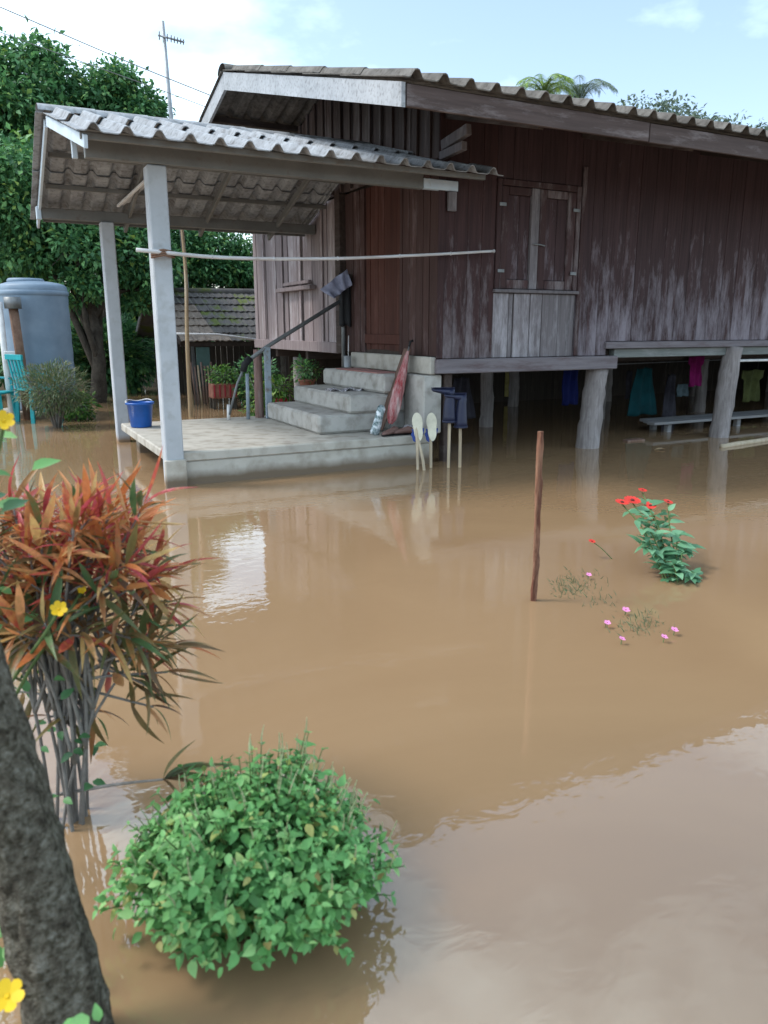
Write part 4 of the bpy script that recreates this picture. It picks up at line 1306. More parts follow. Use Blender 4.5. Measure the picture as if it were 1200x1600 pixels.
# planter and pots behind the steps
pl = at(349, 628, 2, 0.12)
box_c = pl
planter = thing('planter_box', (pl.x, pl.y, 0.10), 'low faded red planter trough on legs behind the handrail', 'planter')
V, F = box_geo(pl.x - 0.24, pl.x + 0.24, pl.y - 0.15, pl.y + 0.15, 0.20, 0.47, 0.015)
put('trough', V, F, M['terracotta'], planter)
for k in range(5):
    xx = pl.x - 0.20 + 0.1 * k
    box('rib', xx - 0.012, xx + 0.012, pl.y - 0.17, pl.y - 0.148, 0.23, 0.45, M['pot_red'], planter, 0.003)
for sx in (-0.2, 0.2):
    for sy in (-0.1, 0.1):
        box('leg', pl.x + sx - 0.03, pl.x + sx + 0.03, pl.y + sy - 0.03, pl.y + sy + 0.03, -0.4, 0.198, M['bark'], planter)
small_plant('herb_plant', (pl.x, pl.y, 0.44), 0.30, 0.36, 420, 0.075, M['lf_mid'], 'bright green herbs growing in the faded red planter trough')
small_plant('leafy_plant', (pl.x + 0.75, pl.y + 0.1, -0.02), 0.42, 1.05, 900, 0.085, M['lf_dark'], 'dark leafy plant between the planter trough and the reddish post')
for (px, py, Yd, r, h, mt, lab, plab, lm) in ((440, 640, 10.9, 0.10, 0.17, 'pot_red', 'small red plastic pot behind the bottom step', 'short green plant in the small red pot behind the steps', 'lf_mid'),
                                             (480, 612, 11.6, 0.13, 0.2, 'terracotta', 'terracotta pot standing behind the third step', 'dark bushy plant in the terracotta pot behind the steps', 'lf_dark')):
    c = at(px, py, 1, Yd)
    stand = c.z
    pt = thing('flower_pot', c, lab, 'pot')
    put('body', *pot_geo(r, h, c), M[mt], pt, True)
    put('soil', *lathe_geo([(0.0, h * 0.9), (r * 0.9, h * 0.88)], 14, c), M['mud'], pt)
    tube('stand', [(c.x, c.y, -0.4), (c.x, c.y, c.z)], r * 0.6, M['back'], pt, 8)
    small_plant('potted_plant', (c.x, c.y, c.z + h * 0.85), 0.22, 0.36, 330, 0.07, M[lm], plab)
small_plant('leafy_plant', (3.75, 11.2, 0.0), 0.30, 0.85, 520, 0.075, M['lf_mid'], 'green leafy plant growing right behind the blue grey handrail post')
small_plant('leafy_plant', (4.6, 14.6, 0.0), 0.5, 0.9, 700, 0.09, M['lf_dark'], 'dark low plant at the far corner of the house wall')

# water tank, pipes, turquoise chair, shrub
tc_ = Vector((0.93, 14.9, 0))
tank = thing('water_tank', tc_, 'tall blue grey plastic water tank under the trees', 'tank')
prof = [(0.0, 0.06), (0.53, 0.06), (0.55, 0.10)]
for z in np.linspace(0.18, 1.98, 19):
    prof.append((0.55 if int(round(z * 10)) % 3 else 0.544, float(z)))
prof += [(0.55, 2.06), (0.54, 2.12), (0.50, 2.155), (0.42, 2.18), (0.30, 2.20), (0.0, 2.21)]
put('body', *lathe_geo(prof, 40, tc_ + Vector((0, 0, 0.06))), M['tank'], tank, True)
put('lid', *lathe_geo([(0.27, 2.17), (0.295, 2.175), (0.295, 2.225), (0.27, 2.25), (0.0, 2.262)], 30, tc_ + Vector((-0.1, 0, 0.06))), M['tank'], tank, True)
put('base', *lathe_geo([(0.0, -0.5), (0.72, -0.5), (0.72, 0.115), (0.0, 0.118)], 28, tc_), M['concrete'], tank)
put('seam', *lathe_geo([(0.549, 1.96), (0.566, 1.98), (0.566, 2.03), (0.549, 2.05)], 40, tc_ + Vector((0, 0, 0.06))), M['tank'], tank, True)
pc = at(28, 520, 1, 14.2)
pump = thing('pump_pipe', (pc.x, 14.2, 0), 'rusty brown upright pipe standing before the water tank', 'pipe')
tube('pipe', [(pc.x + 0.02, 14.2, -0.4), (pc.x, 14.2, 1.0), (pc.x - 0.03, 14.2, 1.82)], 0.075, M['rust'], pump, 10)
tube('cap', [(pc.x - 0.03, 14.2, 1.80), (pc.x - 0.03, 14.2, 1.98)], 0.13, M['pipe'], pump, 12)
box('valve_box', pc.x - 0.24, pc.x - 0.08, 14.05, 14.14, 0.98, 1.13, M['white'], pump)
tag(put('white_pipe', *tube_geo([(pc.x - 0.22, 14.15, -0.4), (pc.x - 0.23, 14.16, 1.0), (pc.x - 0.23, 14.16, 1.90)], 0.05, 10), M['white'], None, True), 'white plastic pipe rising at the left edge before the tank', 'pipe')


def chair(loc, rz, lab, sc=1.0):
    c = thing('plastic_chair', loc, lab, 'chair', 'turquoise plastic chairs')
    def P(geo):
        return place(geo, loc, rz, sc=sc)
    put('seat', *P(box_geo(-0.21, 0.21, -0.21, 0.21, 0.42, 0.455, 0.012)), M['turq'], c)
    for sx in (-1, 1):
        for sy in (-1, 1):
            put('leg', *P(beam_geo((sx * 0.18, sy * 0.18, 0.42), (sx * 0.22, sy * 0.22, -0.3), 0.05, 0.045)), M['turq'], c)
        put('armrest', *P(beam_geo((sx * 0.22, -0.18, 0.63), (sx * 0.22, 0.22, 0.66), 0.05, 0.025)), M['turq'], c)
        put('armrest_post', *P(beam_geo((sx * 0.215, -0.17, 0.455), (sx * 0.22, -0.17, 0.62), 0.04, 0.03)), M['turq'], c)
    for k in range(5):
        put('back_slat', *P(beam_geo((-0.16 + 0.08 * k, 0.205, 0.456), (-0.17 + 0.085 * k, 0.265, 0.84), 0.045, 0.018)), M['turq'], c)
    put('back_rail', *P(beam_geo((-0.215, 0.272, 0.87), (0.215, 0.272, 0.87), 0.03, 0.07)), M['turq'], c)


p = at(52, 645, 2, 0)
chair((p.x + 0.02, 13.9, 0.0), R(115), 'turquoise plastic chair standing before the water tank', 1.2)
p = at(2, 640, 2, 0)
chair((p.x - 0.12, 14.0, 0.0), R(60), 'turquoise plastic chair cut off by the left photo edge', 1.1)
sh = at(90, 668, 2, 0)
small_plant('dusty_shrub', (sh.x, sh.y, 0.0), 0.52, 0.98, 5200, 0.085, M['lf_grey'], 'dusty grey green shrub in front of the turquoise chair', 'shrub', None, 9, BL_NEEDLE, 0.22)
tube('stem', [(sh.x, sh.y, -0.4), (sh.x + 0.01, sh.y, 0.45)], 0.03, M['stem'], bpy.data.objects['dusty_shrub'], 7)
p = at(118, 652, 2, 0)
small_plant('green_shrub', (p.x, p.y - 0.4, 0.0), 0.30, 0.45, 650, 0.08, M['lf_mid'], 'small bright green shrub right of the dusty shrub', 'shrub')

# ---- trees
def blob(px, py, Y, r):
    c = at(px, py, 1, Y)
    return ((c.x, c.y, c.z), r)


make_tree('broadleaf_tree', (0.6, 22.5, 0.15), [blob(50, 135, 22.5, (1.05, 1.1, 1.0)), blob(15, 198, 22, (1.4, 1.2, 1.1)), blob(85, 240, 22, (0.9, 1.1, 0.9)), blob(-60, 158, 23, (1.6, 1.4, 1.4)), blob(20, 298, 21.5, (1.3, 1.2, 0.9))],
          34000, 0.165, M['lf_dark'], 'tall dense dark green tree at the left photo edge', 0.22)
make_tree('broadleaf_tree', (3.2, 23, 0.2), [blob(168, 158, 23, (0.9, 1.0, 0.8)), blob(205, 180, 23, (0.8, 1.0, 0.75)), blob(180, 243, 22.5, (1.2, 1.1, 0.9)), blob(135, 253, 22, (1.1, 1.0, 0.9)), blob(230, 253, 23, (0.75, 0.9, 0.7)), blob(275, 263, 24, (0.75, 0.8, 0.7))],
          30000, 0.15, M['lf_dark'], 'round topped tree rising behind the canopy roof', 0.2)
make_tree('broadleaf_tree', (2.4, 20, 0.1), [blob(150, 253, 20, (0.9, 0.9, 0.5)), blob(60, 278, 20, (1.0, 0.9, 0.6)), blob(200, 263, 20.5, (0.7, 0.7, 0.4)), blob(130, 338, 19.5, (1.1, 1.0, 0.7))],
          18000, 0.14, M['lf_mid'], 'lighter green tree just above the canopy roof at left', 0.15)
make_tree('spreading_tree', at(150, 628, 2, 0), [blob(60, 330, 17, (1.1, 1.0, 0.65)), blob(10, 300, 17, (1.0, 1.0, 0.8)), blob(120, 390, 16.6, (0.85, 0.8, 0.55)), blob(30, 400, 17.5, (1.0, 0.9, 0.5)), blob(210, 400, 17, (0.8, 0.8, 0.65)), blob(180, 340, 17.5, (0.9, 0.9, 0.6)), blob(225, 450, 17, (0.5, 0.6, 0.45)), blob(130, 450, 16.5, (0.5, 0.5, 0.3))],
          24000, 0.13, M['lf_dark'], 'spreading dark tree with forked trunk right of the water tank', 0.2)
make_tree('broadleaf_tree', (5.6, 20.5, 0.1), [blob(335, 395, 20.5, (1.0, 0.9, 0.65)), blob(300, 410, 20.5, (0.9, 0.9, 0.7)), blob(365, 425, 20.5, (0.75, 0.8, 0.5)), blob(285, 360, 21, (0.8, 0.8, 0.5))],
          17000, 0.125, M['lf_dark'], 'dark tree behind the shed, seen between near pillar and house', 0.13)
make_tree('small_tree', (7.0, 21.0, 0.1), [blob(385, 435, 21, (0.5, 0.6, 0.35)), blob(392, 452, 20.5, (0.6, 0.5, 0.3))], 3500, 0.11, M['lf_mid'], 'low yellow green tree at the edge of the faded gable wall', 0.07)
for k, (x, y, hh, lab) in enumerate(((-3.4, 24, 5.5, 'dark backdrop tree farthest left beyond the tank'), (-0.6, 26, 5.0, 'dark backdrop tree behind the water tank'), (2.2, 26.5, 4.6, 'dark backdrop tree behind the far pillar'),
                                     (4.6, 25, 4.4, 'dark backdrop tree behind the shed ridge, left one'), (-6.5, 21, 5.5, 'dark backdrop tree left of the photo edge'))):
    make_tree('backdrop_tree', (x, y, 0.15), [((x, y, hh * 0.62), (1.7, 1.3, hh * 0.32)), ((x + 0.9, y - 0.3, hh * 0.35), (1.4, 1.1, hh * 0.28)), ((x - 0.9, y - 0.2, hh * 0.3), (1.5, 1.1, hh * 0.28))],
              6500, 0.27, M['lf_dark'], lab, 0.18)
for k, (x, y, r, hh, lab) in enumerate(((-1.2, 19.5, 1.1, 1.9, 'dark understory bush left of the tank'), (1.2, 19.3, 1.1, 2.0, 'dark understory bush behind the tank'), (2.9, 19.4, 0.9, 1.7, 'dark understory bush between tank and shed'), (7.4, 20.3, 1.3, 2.3, 'dark understory bush behind the shed roof, right end'))):
    small_plant('understory_bush', (x, y, 0.0), r, hh, 3000, 0.17, M['lf_dark'], lab, 'bush', 'understory bushes', 8)

# palms and trees showing over the house roof
def palm(base, top, n, L, mat, lab, rs):
    random.seed(rs)
    t = thing('palm_tree', base, lab, 'palm tree')
    b, tp = Vector(base), Vector(top)
    tr = smooth_curve([b - Vector((0, 0, 0.4)), (b + tp) / 2 + Vector((0.15, 0.1, 0)), tp], 8)
    tube('trunk', tr, [0.13 - 0.05 * i / 16 for i in range(17)], M['bark'], t, 10, 0.12)
    for k in range(n):
        a = 2 * math.pi * k / n + random.uniform(-.25, .25)
        el = random.uniform(0.75, 1.45)
        h = Vector((math.cos(a), math.sin(a), 0))
        pts = [tp, tp + h * (L * 0.35 * math.cos(el)) + Vector((0, 0, L * 0.45 * math.sin(el))), tp + h * (L * 0.75 * math.cos(el * 0.75)) + Vector((0, 0, L * 0.62 * math.sin(el))), tp + h * (L * math.cos(el * 0.6)) + Vector((0, 0, L * (0.75 * math.sin(el) - 0.22)))]
        mid = smooth_curve(pts, 6)
        fr = put('frond', *tube_geo(mid, [0.02 - 0.015 * i / 18 for i in range(19)], 5), M['stem_green'], t, True)
        P, D, U = [], [], []
        for i in range(1, 19):
            d = (mid[min(i + 1, 18)] - mid[i - 1]).normalized()
            s = d.cross(Vector((0, 0, 1))).normalized()
            for sgn in (-1, 1):
                for q in range(2):
                    P.append(mid[i] + d * (0.04 * q)); D.append(s * sgn + d * 0.8 + Vector((0, 0, -0.15))); U.append((0, 0, 1))
        f = np.array([[*p] for p in P]); dd = np.array([[*d] for d in D])
        foliage('leaflets', BL_PALM, f, dd, np.array(U, float), 0.28 * L * (0.6 + 0.4 * rng.random(len(P))), mat, fr)


pt_ = at(850, 160, 1, 24)
palm((pt_.x, 24, 0.2), pt_, 19, 1.3, M['lf_palm'], 'yellow green feathery palm crown over the house roof', 3)
pt_ = at(905, 165, 1, 26)
palm((pt_.x, 26, 0.2), pt_, 14, 1.5, M['lf_far'], 'grey green feathery palm crown right of the yellow green one', 5)
make_tree('broadleaf_tree', (24.3, 24, 0.2), [blob(1030, 192, 24, (1.7, 1.2, 1.0)), blob(990, 185, 24, (0.7, 0.7, 0.5)), blob(1075, 200, 24.5, (0.9, 0.9, 0.7))], 3000, 0.19, M['lf_far'], 'grey green tree top showing over the roof ridge, middle', 0.2, 'trees over the roof')
make_tree('broadleaf_tree', (28.0, 25, 0.2), [blob(1150, 222, 25, (1.3, 1.0, 0.8)), blob(1195, 225, 25, (1.0, 0.9, 0.7)), blob(1110, 205, 25, (0.6, 0.6, 0.45))], 2400, 0.19, M['lf_far'], 'thin grey green tree top over the roof at the right edge', 0.2, 'trees over the roof')

# antenna mast and cables
mb = at(268, 188, 1, 18.5)
mt_ = at(254, 33, 1, 18.5)
ant = thing('antenna_mast', (mb.x, 18.5, 0.1), 'thin leaning antenna mast with a cross arm behind the canopy roof', 'antenna')
d = (mt_ - mb)
foot = mb - d * ((mb.z - 0.0) / d.z)
tube('mast', [foot, mb, mt_], [0.055, 0.045, 0.035], M['alu'], ant, 8)
a0, a1 = at(247, 55, 1, 18.5), at(288, 66, 1, 18.3)
tube('boom', [a0, a1], 0.02, M['alu'], ant, 6)
for t in (0.05, 0.35, 0.5, 0.62, 0.74, 0.86, 0.97):
    q = a0 + (a1 - a0) * t
    L = 0.30 - 0.12 * t
    tube('element', [q + Vector((0.1, 0.5, -0.1)) * L, q - Vector((0.1, 0.5, -0.1)) * L], 0.012, M['alu'], ant, 5)
e1 = at(432, 190, 0, XC - 0.03)
e2 = at(420, 205, 0, XC - 0.03)
tag(put('overhead_cable', *tube_geo(smooth_curve([dep(-260, -100, 11.5), dep(0, 11, 11.6), dep(215, 103, 12.0), e1], 8), 0.008, 5), M['cable'], None, True), 'upper overhead cable sloping down to the house gable', 'cable', 'overhead cables')
tag(put('overhead_cable', *tube_geo(smooth_curve([dep(-260, -55, 11.5), dep(0, 50, 11.6), dep(255, 142, 12.2), e2], 8), 0.006, 5), M['cable'], None, True), 'lower overhead cable sloping down to the house gable', 'cable', 'overhead cables')

# ================================================================== FOREGROUND PLANTS
# --- leaning tree trunk at the left edge
fgt = thing('leaning_tree', (0.03, 1.46, 0), 'rough mossy grey leaning tree trunk at the bottom left corner', 'tree')
tp = smooth_curve([(0.06, 1.40, -0.5), (0.025, 1.475, 0.05), (-0.03, 1.58, 0.45), (-0.10, 1.70, 0.88), (-0.22, 1.86, 1.6), (-0.42, 2.02, 2.5), (-0.75, 2.1, 3.4)], 22)
V, F = [], []
segs = 40
for i, p in enumerate(tp):
    r = 0.088 - 0.035 * i / len(tp)
    for k in range(segs):
        a = 2 * math.pi * k / segs
        q = Vector((math.cos(a), math.sin(a), 0))
        rr = r * (1 + 0.13 * mnoise.noise(Vector((q.x * 1.6, q.y * 1.6, p.z * 4))) + 0.13 * mnoise.noise(Vector((q.x * 5, q.y * 5, p.z * 22))))
        V.append(p + q * rr)
for i in range(len(tp) - 1):
    for k in range(segs):
        F.append((i * segs + k, i * segs + (k + 1) % segs, (i + 1) * segs + (k + 1) % segs, (i + 1) * segs + k))
put('trunk', V, F, M['bark_fg'], fgt, True)
lb = []
ends = []
for e in ((-1.4, 2.3, 3.9), (-0.9, 2.9, 4.2), (-1.3, 1.5, 4.1), (-0.7, 2.1, 4.5)):
    lb.append(tube_geo(smooth_curve([tp[-8], (tp[-1] + Vector(e)) / 2, e], 5), [0.04 - 0.028 * i / 10 for i in range(11)], 7))
    ends.append(e)
put('limb', *join_geo(*lb), M['bark_fg'], fgt, True)
n = 2600
cc = np.array(ends)[rng.integers(0, 4, n)]
off = rng.normal(size=(n, 3)) * np.array([0.34, 0.34, 0.22])
foliage('crown', BL_TREE, cc + off, off + rand_dirs(n) * 0.3, np.array([0, 0, 1.0]) + rand_dirs(n) * 0.5, 0.085 * (0.6 + 0.8 * rng.random(n)), M['lf_mid'], fgt)

# --- green basil bush
BC = np.array([0.500, 1.715, 0.0])
fw = np.array([math.sin(YAW), math.cos(YAW), 0]); rt = np.array([math.cos(YAW), -math.sin(YAW), 0])
bush = thing('basil_bush', BC.tolist(), 'round bright green basil bush rising from the water in the foreground', 'bush')
stems, LP, LD, LU, LS, SP = [], [], [], [], [], []
for k in range(440):
    u = rng.random() ** 0.5
    a = rng.random() * 2 * math.pi
    dome = math.sqrt(max(0.0, 1 - u * u))
    rr = (1.17 if k % 17 == 0 else 1.0) + 0.32 * mnoise.noise(Vector((math.cos(a) * 2.3 * u + 3, math.sin(a) * 1.6 * u, 1.0)))
    tip = BC + rt * (0.345 * u * math.cos(a) * rr) + fw * (0.30 * u * math.sin(a) * rr) + np.array([0, 0, (0.06 + 0.30 * dome) * rr])
    base = BC + (tip - BC) * np.array([0.35, 0.35, 0]) + np.array([0, 0, -0.03])
    mid = (base + tip) / 2 + np.array([0, 0, 0.04])
    cv = smooth_curve([base.tolist(), mid.tolist(), tip.tolist()], 5)
    stems.append(tube_geo(cv, [0.004 - 0.0025 * i / 10 for i in range(11)], 5))
    outw = (tip - BC) * np.array([1, 1, 0.25]); outw /= np.linalg.norm(outw) + 1e-6
    ph = rng.random() * 6.28
    for j in range(10, 1, -1):
        pnt = np.array(cv[j])
        if pnt[2] < 0.012:
            continue
        ph += math.pi / 2
        ax = np.array((cv[j] - cv[j - 1]).normalized())
        s1 = np.cross(ax, [0.2, 0.1, 1.0]); s1 /= np.linalg.norm(s1) + 1e-6
        s2 = np.cross(ax, s1)
        for sg in (0, math.pi):
            dd = s1 * math.cos(ph + sg) + s2 * math.sin(ph + sg) + ax * 0.45 + outw * 0.35 + np.array([0, 0, -0.12]) + rng.normal(size=3) * 0.15
            LP.append(pnt); LD.append(dd); LU.append(np.array([0, 0, 1.5]) + outw * 0.4 + rng.normal(size=3) * 0.25)
            LS.append((0.021 + 0.022 * rng.random()) * (0.65 if j == 10 else 1.0))
    if rng.random() < (0.12 + 0.4 * max(0.0, math.cos(a - 0.5))) and u < 0.97:
        lean = np.array([0.10 * rng.normal(), 0.10 * rng.normal(), 1.0]) + outw * 0.35
        e = tip + lean / np.linalg.norm(lean) * (0.035 + 0.035 * rng.random())
        SP.append((tip, e))
for k in range(1500):
    d = rand_dirs(1)[0]; d[2] = abs(d[2]) * 0.78 + 0.22
    rr = (0.72 + 0.30 * rng.random()) * (1 + 0.20 * mnoise.noise(Vector((d * 2.1).tolist()) + Vector((5, 1, 2))))
    p = BC + (rt * (d[0] * 0.35) + fw * (d[1] * 0.30)) * rr + np.array([0, 0, 0.02 + 0.33 * d[2] * rr])
    o3 = rt * d[0] + fw * d[1]
    LP.append(p); LD.append(o3 * 0.7 + rng.normal(size=3) * 0.6 + np.array([0, 0, -0.1])); LU.append(np.array([0, 0, 1.0]) + o3 * 0.8 + rng.normal(size=3) * 0.3); LS.append(0.018 + 0.024 * rng.random())
LP, LD, LU, LS = map(np.array, (LP, LD, LU, LS))
put('stem', *join_geo(*stems), M['stem_green'], bush, True)
camp = np.array([0, 0, CAM_H])
vis = np.linalg.norm(LP - camp, axis=1) - 0.9 * np.linalg.norm((LP - BC) / np.array([0.34, 0.34, 0.36]), axis=1) - 3 * LS
order = np.argsort(vis)
for i in order[:300]:
    leaf_object('basil', BL_BASIL, LP[i], LD[i], LU[i], LS[i], M['lf_basil'], bush)
rest = order[300:]
foliage('foliage', BL_BASIL, LP[rest], LD[rest], LU[rest], LS[rest], M['lf_basil'], bush, 'stuff')
for a, e in SP:
    pts, rad = [], []
    m = 9
    for i in range(m + 1):
        t = i / m
        pts.append(Vector((a + (e - a) * t + np.array([0.012, 0.008, -0.006]) * t * t * math.sin(a[0] * 90)).tolist()))
        rad.append((0.0034 if i % 2 else 0.0014) * (1 - 0.5 * t))
    tube('flower_spike', pts, rad, M['spike'], bush, 6)

# --- croton shrub with narrow coloured leaves
cb_ = Vector((0.10, 2.32, 0.0))
croton = thing('croton_shrub', cb_, 'croton shrub with narrow orange, red and maroon leaves at the left edge', 'shrub')
tips = [(70, 800, 2.30, 0), (150, 800, 2.35, 0), (20, 790, 2.25, 0), (205, 830, 2.30, 0), (110, 850, 2.2, 0), (45, 860, 2.15, 0), (165, 880, 2.2, 0), (245, 885, 2.25, 0), (-40, 820, 2.2, 0), (-20, 900, 2.2, 0),
        (215, 940, 2.25, 1), (140, 950, 2.2, 1), (235, 985, 2.3, 1), (75, 940, 2.25, 1), (190, 1010, 2.35, 1), (235, 1075, 2.3, 1), (120, 1030, 2.4, 1), (60, 1030, 2.3, 1), (10, 980, 2.3, 1), (150, 1120, 2.45, 1), (75, 1120, 2.35, 1), (25, 1080, 2.4, 1)]
random.seed(40)
for k in range(64):
    py = random.uniform(785, 1000)
    px = random.uniform(-60, 235 if py < 1000 else 200)
    tips.append((px, py, random.uniform(2.05, 2.45), 0 if py < 900 + random.uniform(-30, 60) else 1))
tips += [(255, 900, 2.25, 0), (262, 945, 2.3, 0), (250, 1000, 2.25, 1), (262, 1050, 2.3, 1), (240, 1105, 2.35, 1), (205, 1060, 2.3, 1), (270, 1010, 2.35, 1), (225, 905, 2.2, 0)]
crl, main_cv = [], []
sg = []
for i, (px, py, dpt, kind) in enumerate(tips):
    tip = dep(px, py, dpt)
    a = i * 2.4
    b0 = cb_ + Vector((0.085 * math.cos(a) * random.random(), 0.085 * math.sin(a) * random.random(), -0.2))
    if i >= 14:                                      # later shoots branch off an earlier stem
        b0 = main_cv[i % len(main_cv)][6 + i % 4]
    mid = b0 * 0.45 + tip * 0.55 + Vector(((cb_.x - tip.x) * 0.25, (cb_.y - tip.y) * 0.25, 0.02))
    cv = smooth_curve([b0, mid, tip], 7)
    if i < 14:
        main_cv.append(cv)
    sg.append(tube_geo(cv, [0.0065 - 0.0035 * q / 14 for q in range(15)], 7, True, 0.15))
    ax = (cv[-1] - cv[-3]).normalized()
    s1 = ax.cross(Vector((0.3, 0.2, 1))).normalized(); s2 = ax.cross(s1)
    nl = 15 if py < 1015 else 7
    for k in range(nl):
        ph = k * 2.399 + i
        f = k / nl                                   # 0 = topmost
        j = cv[-1] - ax * (0.10 * f)
        sp_ = 0.3 + 1.15 * f + random.uniform(-.3, .3)
        d = ax * math.cos(sp_) + (s1 * math.cos(ph) + s2 * math.sin(ph)) * math.sin(sp_)
        L = random.uniform(0.085, 0.185)
        mt = M['lf_croton'] if (kind == 0 and random.random() < 0.85) or random.random() < 0.3 else M['lf_croton_dark']
        key, bl = (('cr1', BL_CROTON) if random.random() < 0.6 else ('cr2', BL_CROTON2))
        crl.append((key, bl, j, d, Vector((0, 0, 1)) + Vector((random.uniform(-.5, .5), random.uniform(-.5, .5), 0)), L, mt))
crl.sort(key=lambda q: (q[2] - Vector((0, 0, CAM_H))).length - 3 * q[5])
for q in crl[:285]:
    leaf_object(*q, croton)
for mt in (M['lf_croton'], M['lf_croton_dark']):
    rs = [q for q in crl[285:] if q[6] == mt]
    foliage('leaves', BL_CROTON, np.array([q[2][:] for q in rs]), np.array([q[3][:] for q in rs]), np.array([q[4][:] for q in rs]), np.array([q[5] for q in rs]), mt, croton, 'stuff')
# one low twig that reaches out over the water
tw = [dep(70, 1245, 2.45), dep(180, 1226, 2.3), dep(255, 1218, 2.25)]
sg.append(tube_geo(smooth_curve(tw, 5), [0.007 - 0.004 * q / 10 for q in range(11)], 6))
for (px, py) in ((325, 1175), (290, 1180), (310, 1195), (270, 1165), (275, 1228), (300, 1210)):
    e = dep(px, py, 2.2)
    leaf_object('cr1', BL_CROTON, tw[2], e - tw[2], Vector((0, -0.3, 1)), (e - tw[2]).length * 1.15, M['lf_croton_dark'], croton)
put('stem', *join_geo(*sg), M['stem'], croton, True)

# --- green plant with yellow flowers woven through the left edge
yp = Vector((-0.12, 2.15, 0.0))
yel = thing('yellow_flower_plant', yp, 'green leafy plant with yellow flowers at the left photo edge', 'plant')


def flower(name, c, nrm, r, n, mat, parent, wide=0.55, cup=0.25, heart=0.18):
    nrm = Vector(nrm).normalized()
    s = nrm.cross(Vector((0.3, 0.9, 0.1))).normalized(); t = nrm.cross(s)
    V, F = [], []
    for k in range(n):
        a = 2 * math.pi * k / n
        d = s * math.cos(a) + t * math.sin(a)
        e = nrm.cross(d)
        o = len(V)
        c0 = Vector(c) + nrm * (0.02 * r * (k % 2))
        for (u, w, z) in ((0.08, 0.05, 0), (0.5, wide * 0.5, cup * 0.35), (0.85, wide * 0.45, cup * 0.8), (1.0, 0.12, cup)):
            V += [c0 + d * (u * r) - e * (w * r) + nrm * (z * r), c0 + d * (u * r) + e * (w * r) + nrm * (z * r)]
        for q in range(3):
            F.append((o + q * 2, o + q * 2 + 1, o + q * 2 + 3, o + q * 2 + 2))
    fl = put(name, V, F, mat, parent, True)
    hv, hf = lathe_geo([(0.0, heart * r * 0.9), (heart * r * 0.7, heart * r * 0.6), (heart * r, 0.0), (0, -0.02 * r)], 10)
    q = nrm.to_track_quat('Z', 'Y').to_matrix()
    put('heart', [Vector(c) + q @ Vector(v) for v in hv], hf, M['flower_heart'] if mat != M['petal_yellow'] else M['petal_yellow'], fl, True)
    return fl


ysg = []
for (px, py, dpt, r) in ((6, 658, 1.75, 0.024), (92, 952, 2.02, 0.022), (128, 922, 2.15, 0.012), (12, 1557, 1.45, 0.030)):
    c = dep(px, py, dpt)
    flower('flower', c, (c * -1 + Vector((0, 0, 2.4))), r, 6, M['petal_yellow'], yel, 0.75, 0.35)
    ysg.append(tube_geo(smooth_curve([yp + Vector((random.uniform(-.06, .06), random.uniform(-.06, .06), -0.1)), (yp + c) / 2 + Vector((-0.08, 0, 0.05)), c - Vector((0, 0, 0.005))], 5), 0.005, 6))
put('stem', *join_geo(*ysg), M['stem_green'], yel, True)
random.seed(21)
spots = [(10, 690, 1.8), (28, 684, 1.85), (-5, 720, 1.8), (20, 745, 1.9), (50, 735, 1.95), (5, 770, 1.9), (40, 790, 2.0), (5, 800, 1.9)]
for k in range(95):
    spots.append((random.uniform(-40, 150), random.uniform(890, 1260), random.uniform(2.05, 2.6)))
for k in range(14):
    spots.append((random.uniform(-30, 12), random.uniform(1380, 1520), random.uniform(1.7, 1.8)))
spots += [(140, 1588, 1.42), (155, 1596, 1.42), (125, 1598, 1.43)]
for (px, py, dpt) in spots:
    c = dep(px, py, dpt)
    leaf_object('yl', BL_BASIL, c, Vector((random.uniform(-1, 1), random.uniform(-1, 0.5), random.uniform(-0.3, 0.6))), Vector((random.uniform(-.4, .4), -0.5, 1)), random.uniform(0.045, 0.085) * (0.6 if py > 1570 else 0.62 if 880 < py < 1300 else 1), M['lf_basil'] if py > 1300 or py < 760 else M['lf_dark'], yel)

# --- red zinnias
zb = at(1075, 912, 2, 0.0)
zin = thing('zinnia_plant', zb, 'leaning green zinnia plant with red flowers standing in the water', 'plant')
zs = []
random.seed(5)
ztips = [((988, 782), 3.62, 0.055), ((972, 785), 3.55, 0.045), ((1004, 766), 3.75, 0.030), ((1016, 790), 3.6, 0.040), ((1044, 784), 3.65, 0.033), ((1026, 858), 3.35, 0.026)]
tips3 = []
for (pp_, yy, r) in ztips:
    c = at(pp_[0], pp_[1], 1, yy)
    tips3.append(c)
    flower('flower', c, Vector((random.uniform(-.3, .1), random.uniform(-.5, -.2), 1)), r, 14, M['petal_red'], zin, 0.42, 0.1, 0.28)
leafpos = []
for i, (px, py, yy) in enumerate([(988, 785, 3.62), (972, 788, 3.55), (1004, 770, 3.75), (1016, 793, 3.6), (1044, 787, 3.65), (1026, 862, 3.35), (1060, 830, 3.4), (1075, 855, 3.3), (1000, 850, 3.4), (1100, 905, 3.1), (1055, 885, 3.2), (1020, 830, 3.5)]):
    tp3 = at(px, py, 1, yy)
    m3 = (zb + tp3) / 2 + Vector((-0.04, 0.02, 0.04))
    cv = smooth_curve([zb + Vector((random.uniform(-.05, .05), random.uniform(-.05, .05), -0.2)), m3, tp3], 7)
    zs.append(tube_geo(cv, 0.0045, 6))
    for j in range(4, 14 if i < 6 else 15):
        if cv[j].z < 0.0 or (i < 6 and j > 12):
            continue
        for sgn in (-1, 1):
            d = Vector((random.uniform(-1, 1), random.uniform(-1, 1), random.uniform(-0.1, 0.5)))
            leafpos.append((cv[j], d))
put('stem', *join_geo(*zs), M['stem_green'], zin, True)
BL_ZIN = leaf_blade(4, 0.52, 0.35, 0.14, 0.38)
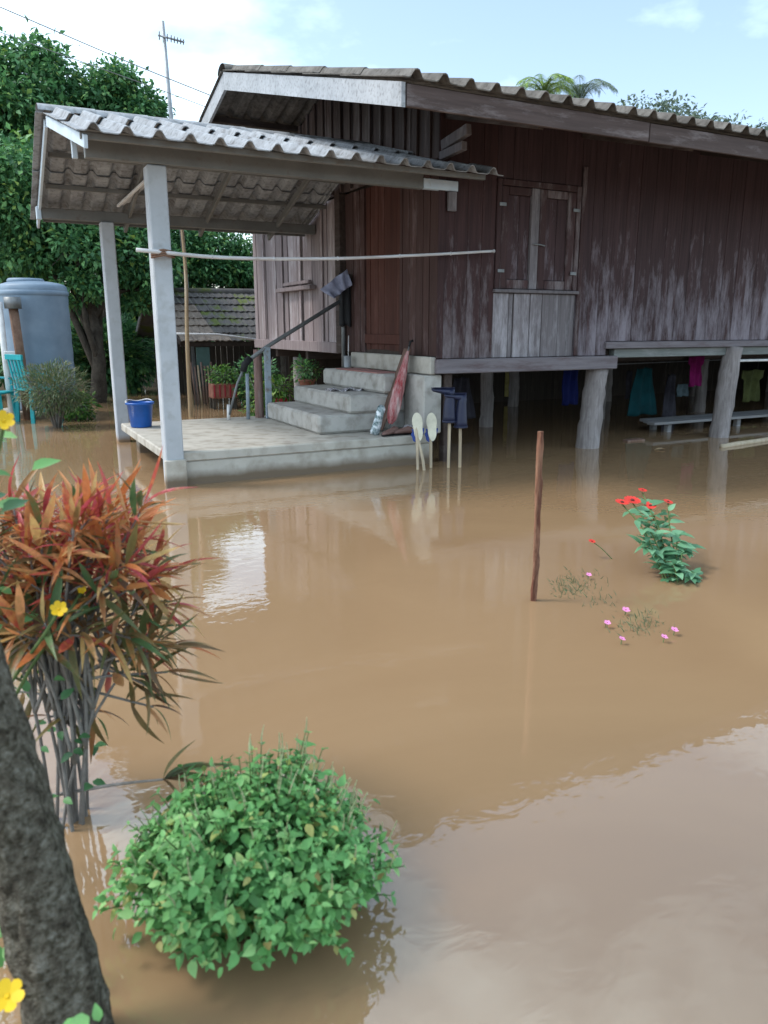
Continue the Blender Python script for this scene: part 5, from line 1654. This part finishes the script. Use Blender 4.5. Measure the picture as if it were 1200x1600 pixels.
for c, d in leafpos:
    if random.random() < 0.8:
        leaf_object('zin', BL_ZIN, c, d, Vector((random.uniform(-.3, .3), random.uniform(-.5, .1), 1)), random.uniform(0.065, 0.12), M['lf_zin'], zin)
c = at(925, 846, 1, 3.75)
rz_ = thing('red_zinnia', (c.x, c.y, 0.0), 'single small red zinnia on a thin stem left of the big plant', 'flower')
flower('flower', c, (0, -0.3, 1), 0.024, 12, M['petal_red'], rz_, 0.45, 0.15, 0.28)
tube('stem', smooth_curve([(c.x + 0.18, c.y - 0.15, -0.1), (c.x + 0.06, c.y - 0.05, c.z * 0.5), c], 5), 0.003, M['stem_green'], rz_, 6)

# --- half-drowned pink flowers and grass
for (px, py, r, lab) in ((920, 898, 0.018, 'pale pink flower nearest the zinnia plant, just above the water'), (978, 953, 0.022, 'bright pink flower highest of the drowned cluster'),
                         (949, 973, 0.018, 'pale pink flower at the left of the drowned cluster'), (1054, 984, 0.020, 'flat pink flower at the right of the drowned cluster'),
                         (1038, 995, 0.018, 'pale pink flower floating at the right of the drowned cluster'), (972, 998, 0.017, 'whitish pink flower lowest of the drowned cluster')):
    w = at(px, py, 2, 0.03)
    f = thing('pink_flower', (w.x, w.y, 0), lab, 'flower', 'pink flowers at the water surface')
    flower('bloom', w, (random.uniform(-.2, .2), -0.35, 1), r, 5, M['petal_pink'], f, 0.85, 0.2, 0.15)
    tube('stem', [(w.x + random.uniform(-.03, .03), w.y + 0.02, -0.2), w], 0.0025, M['stem_green'], f, 5)
P, D = [], []
for (cx_, cy_, n_, sx, sy) in ((900, 912, 130, 40, 14), (1000, 975, 120, 44, 18), (940, 938, 30, 30, 10), (890, 925, 50, 30, 10)):
    for k in range(n_):
        w = at(cx_ + random.gauss(0, sx * 0.5), cy_ + random.gauss(0, sy * 0.6), 2, 0.0)
        P.append((w.x, w.y, -0.012)); D.append((random.gauss(0, .45), random.gauss(0, .45), random.uniform(0.35, 1)))
P, D = np.array(P), np.array(D)
g = foliage('drowned_grass', leaf_blade(3, 0.13, 0.3, 0.1, 0.4), P, D, np.tile([0.3, -1.0, 0.2], (len(P), 1)), 0.028 + 0.03 * rng.random(len(P)), M['lf_grey'], None, 'stuff')
tag(g, 'thin drowned grass blades poking out of the muddy water', 'grass')
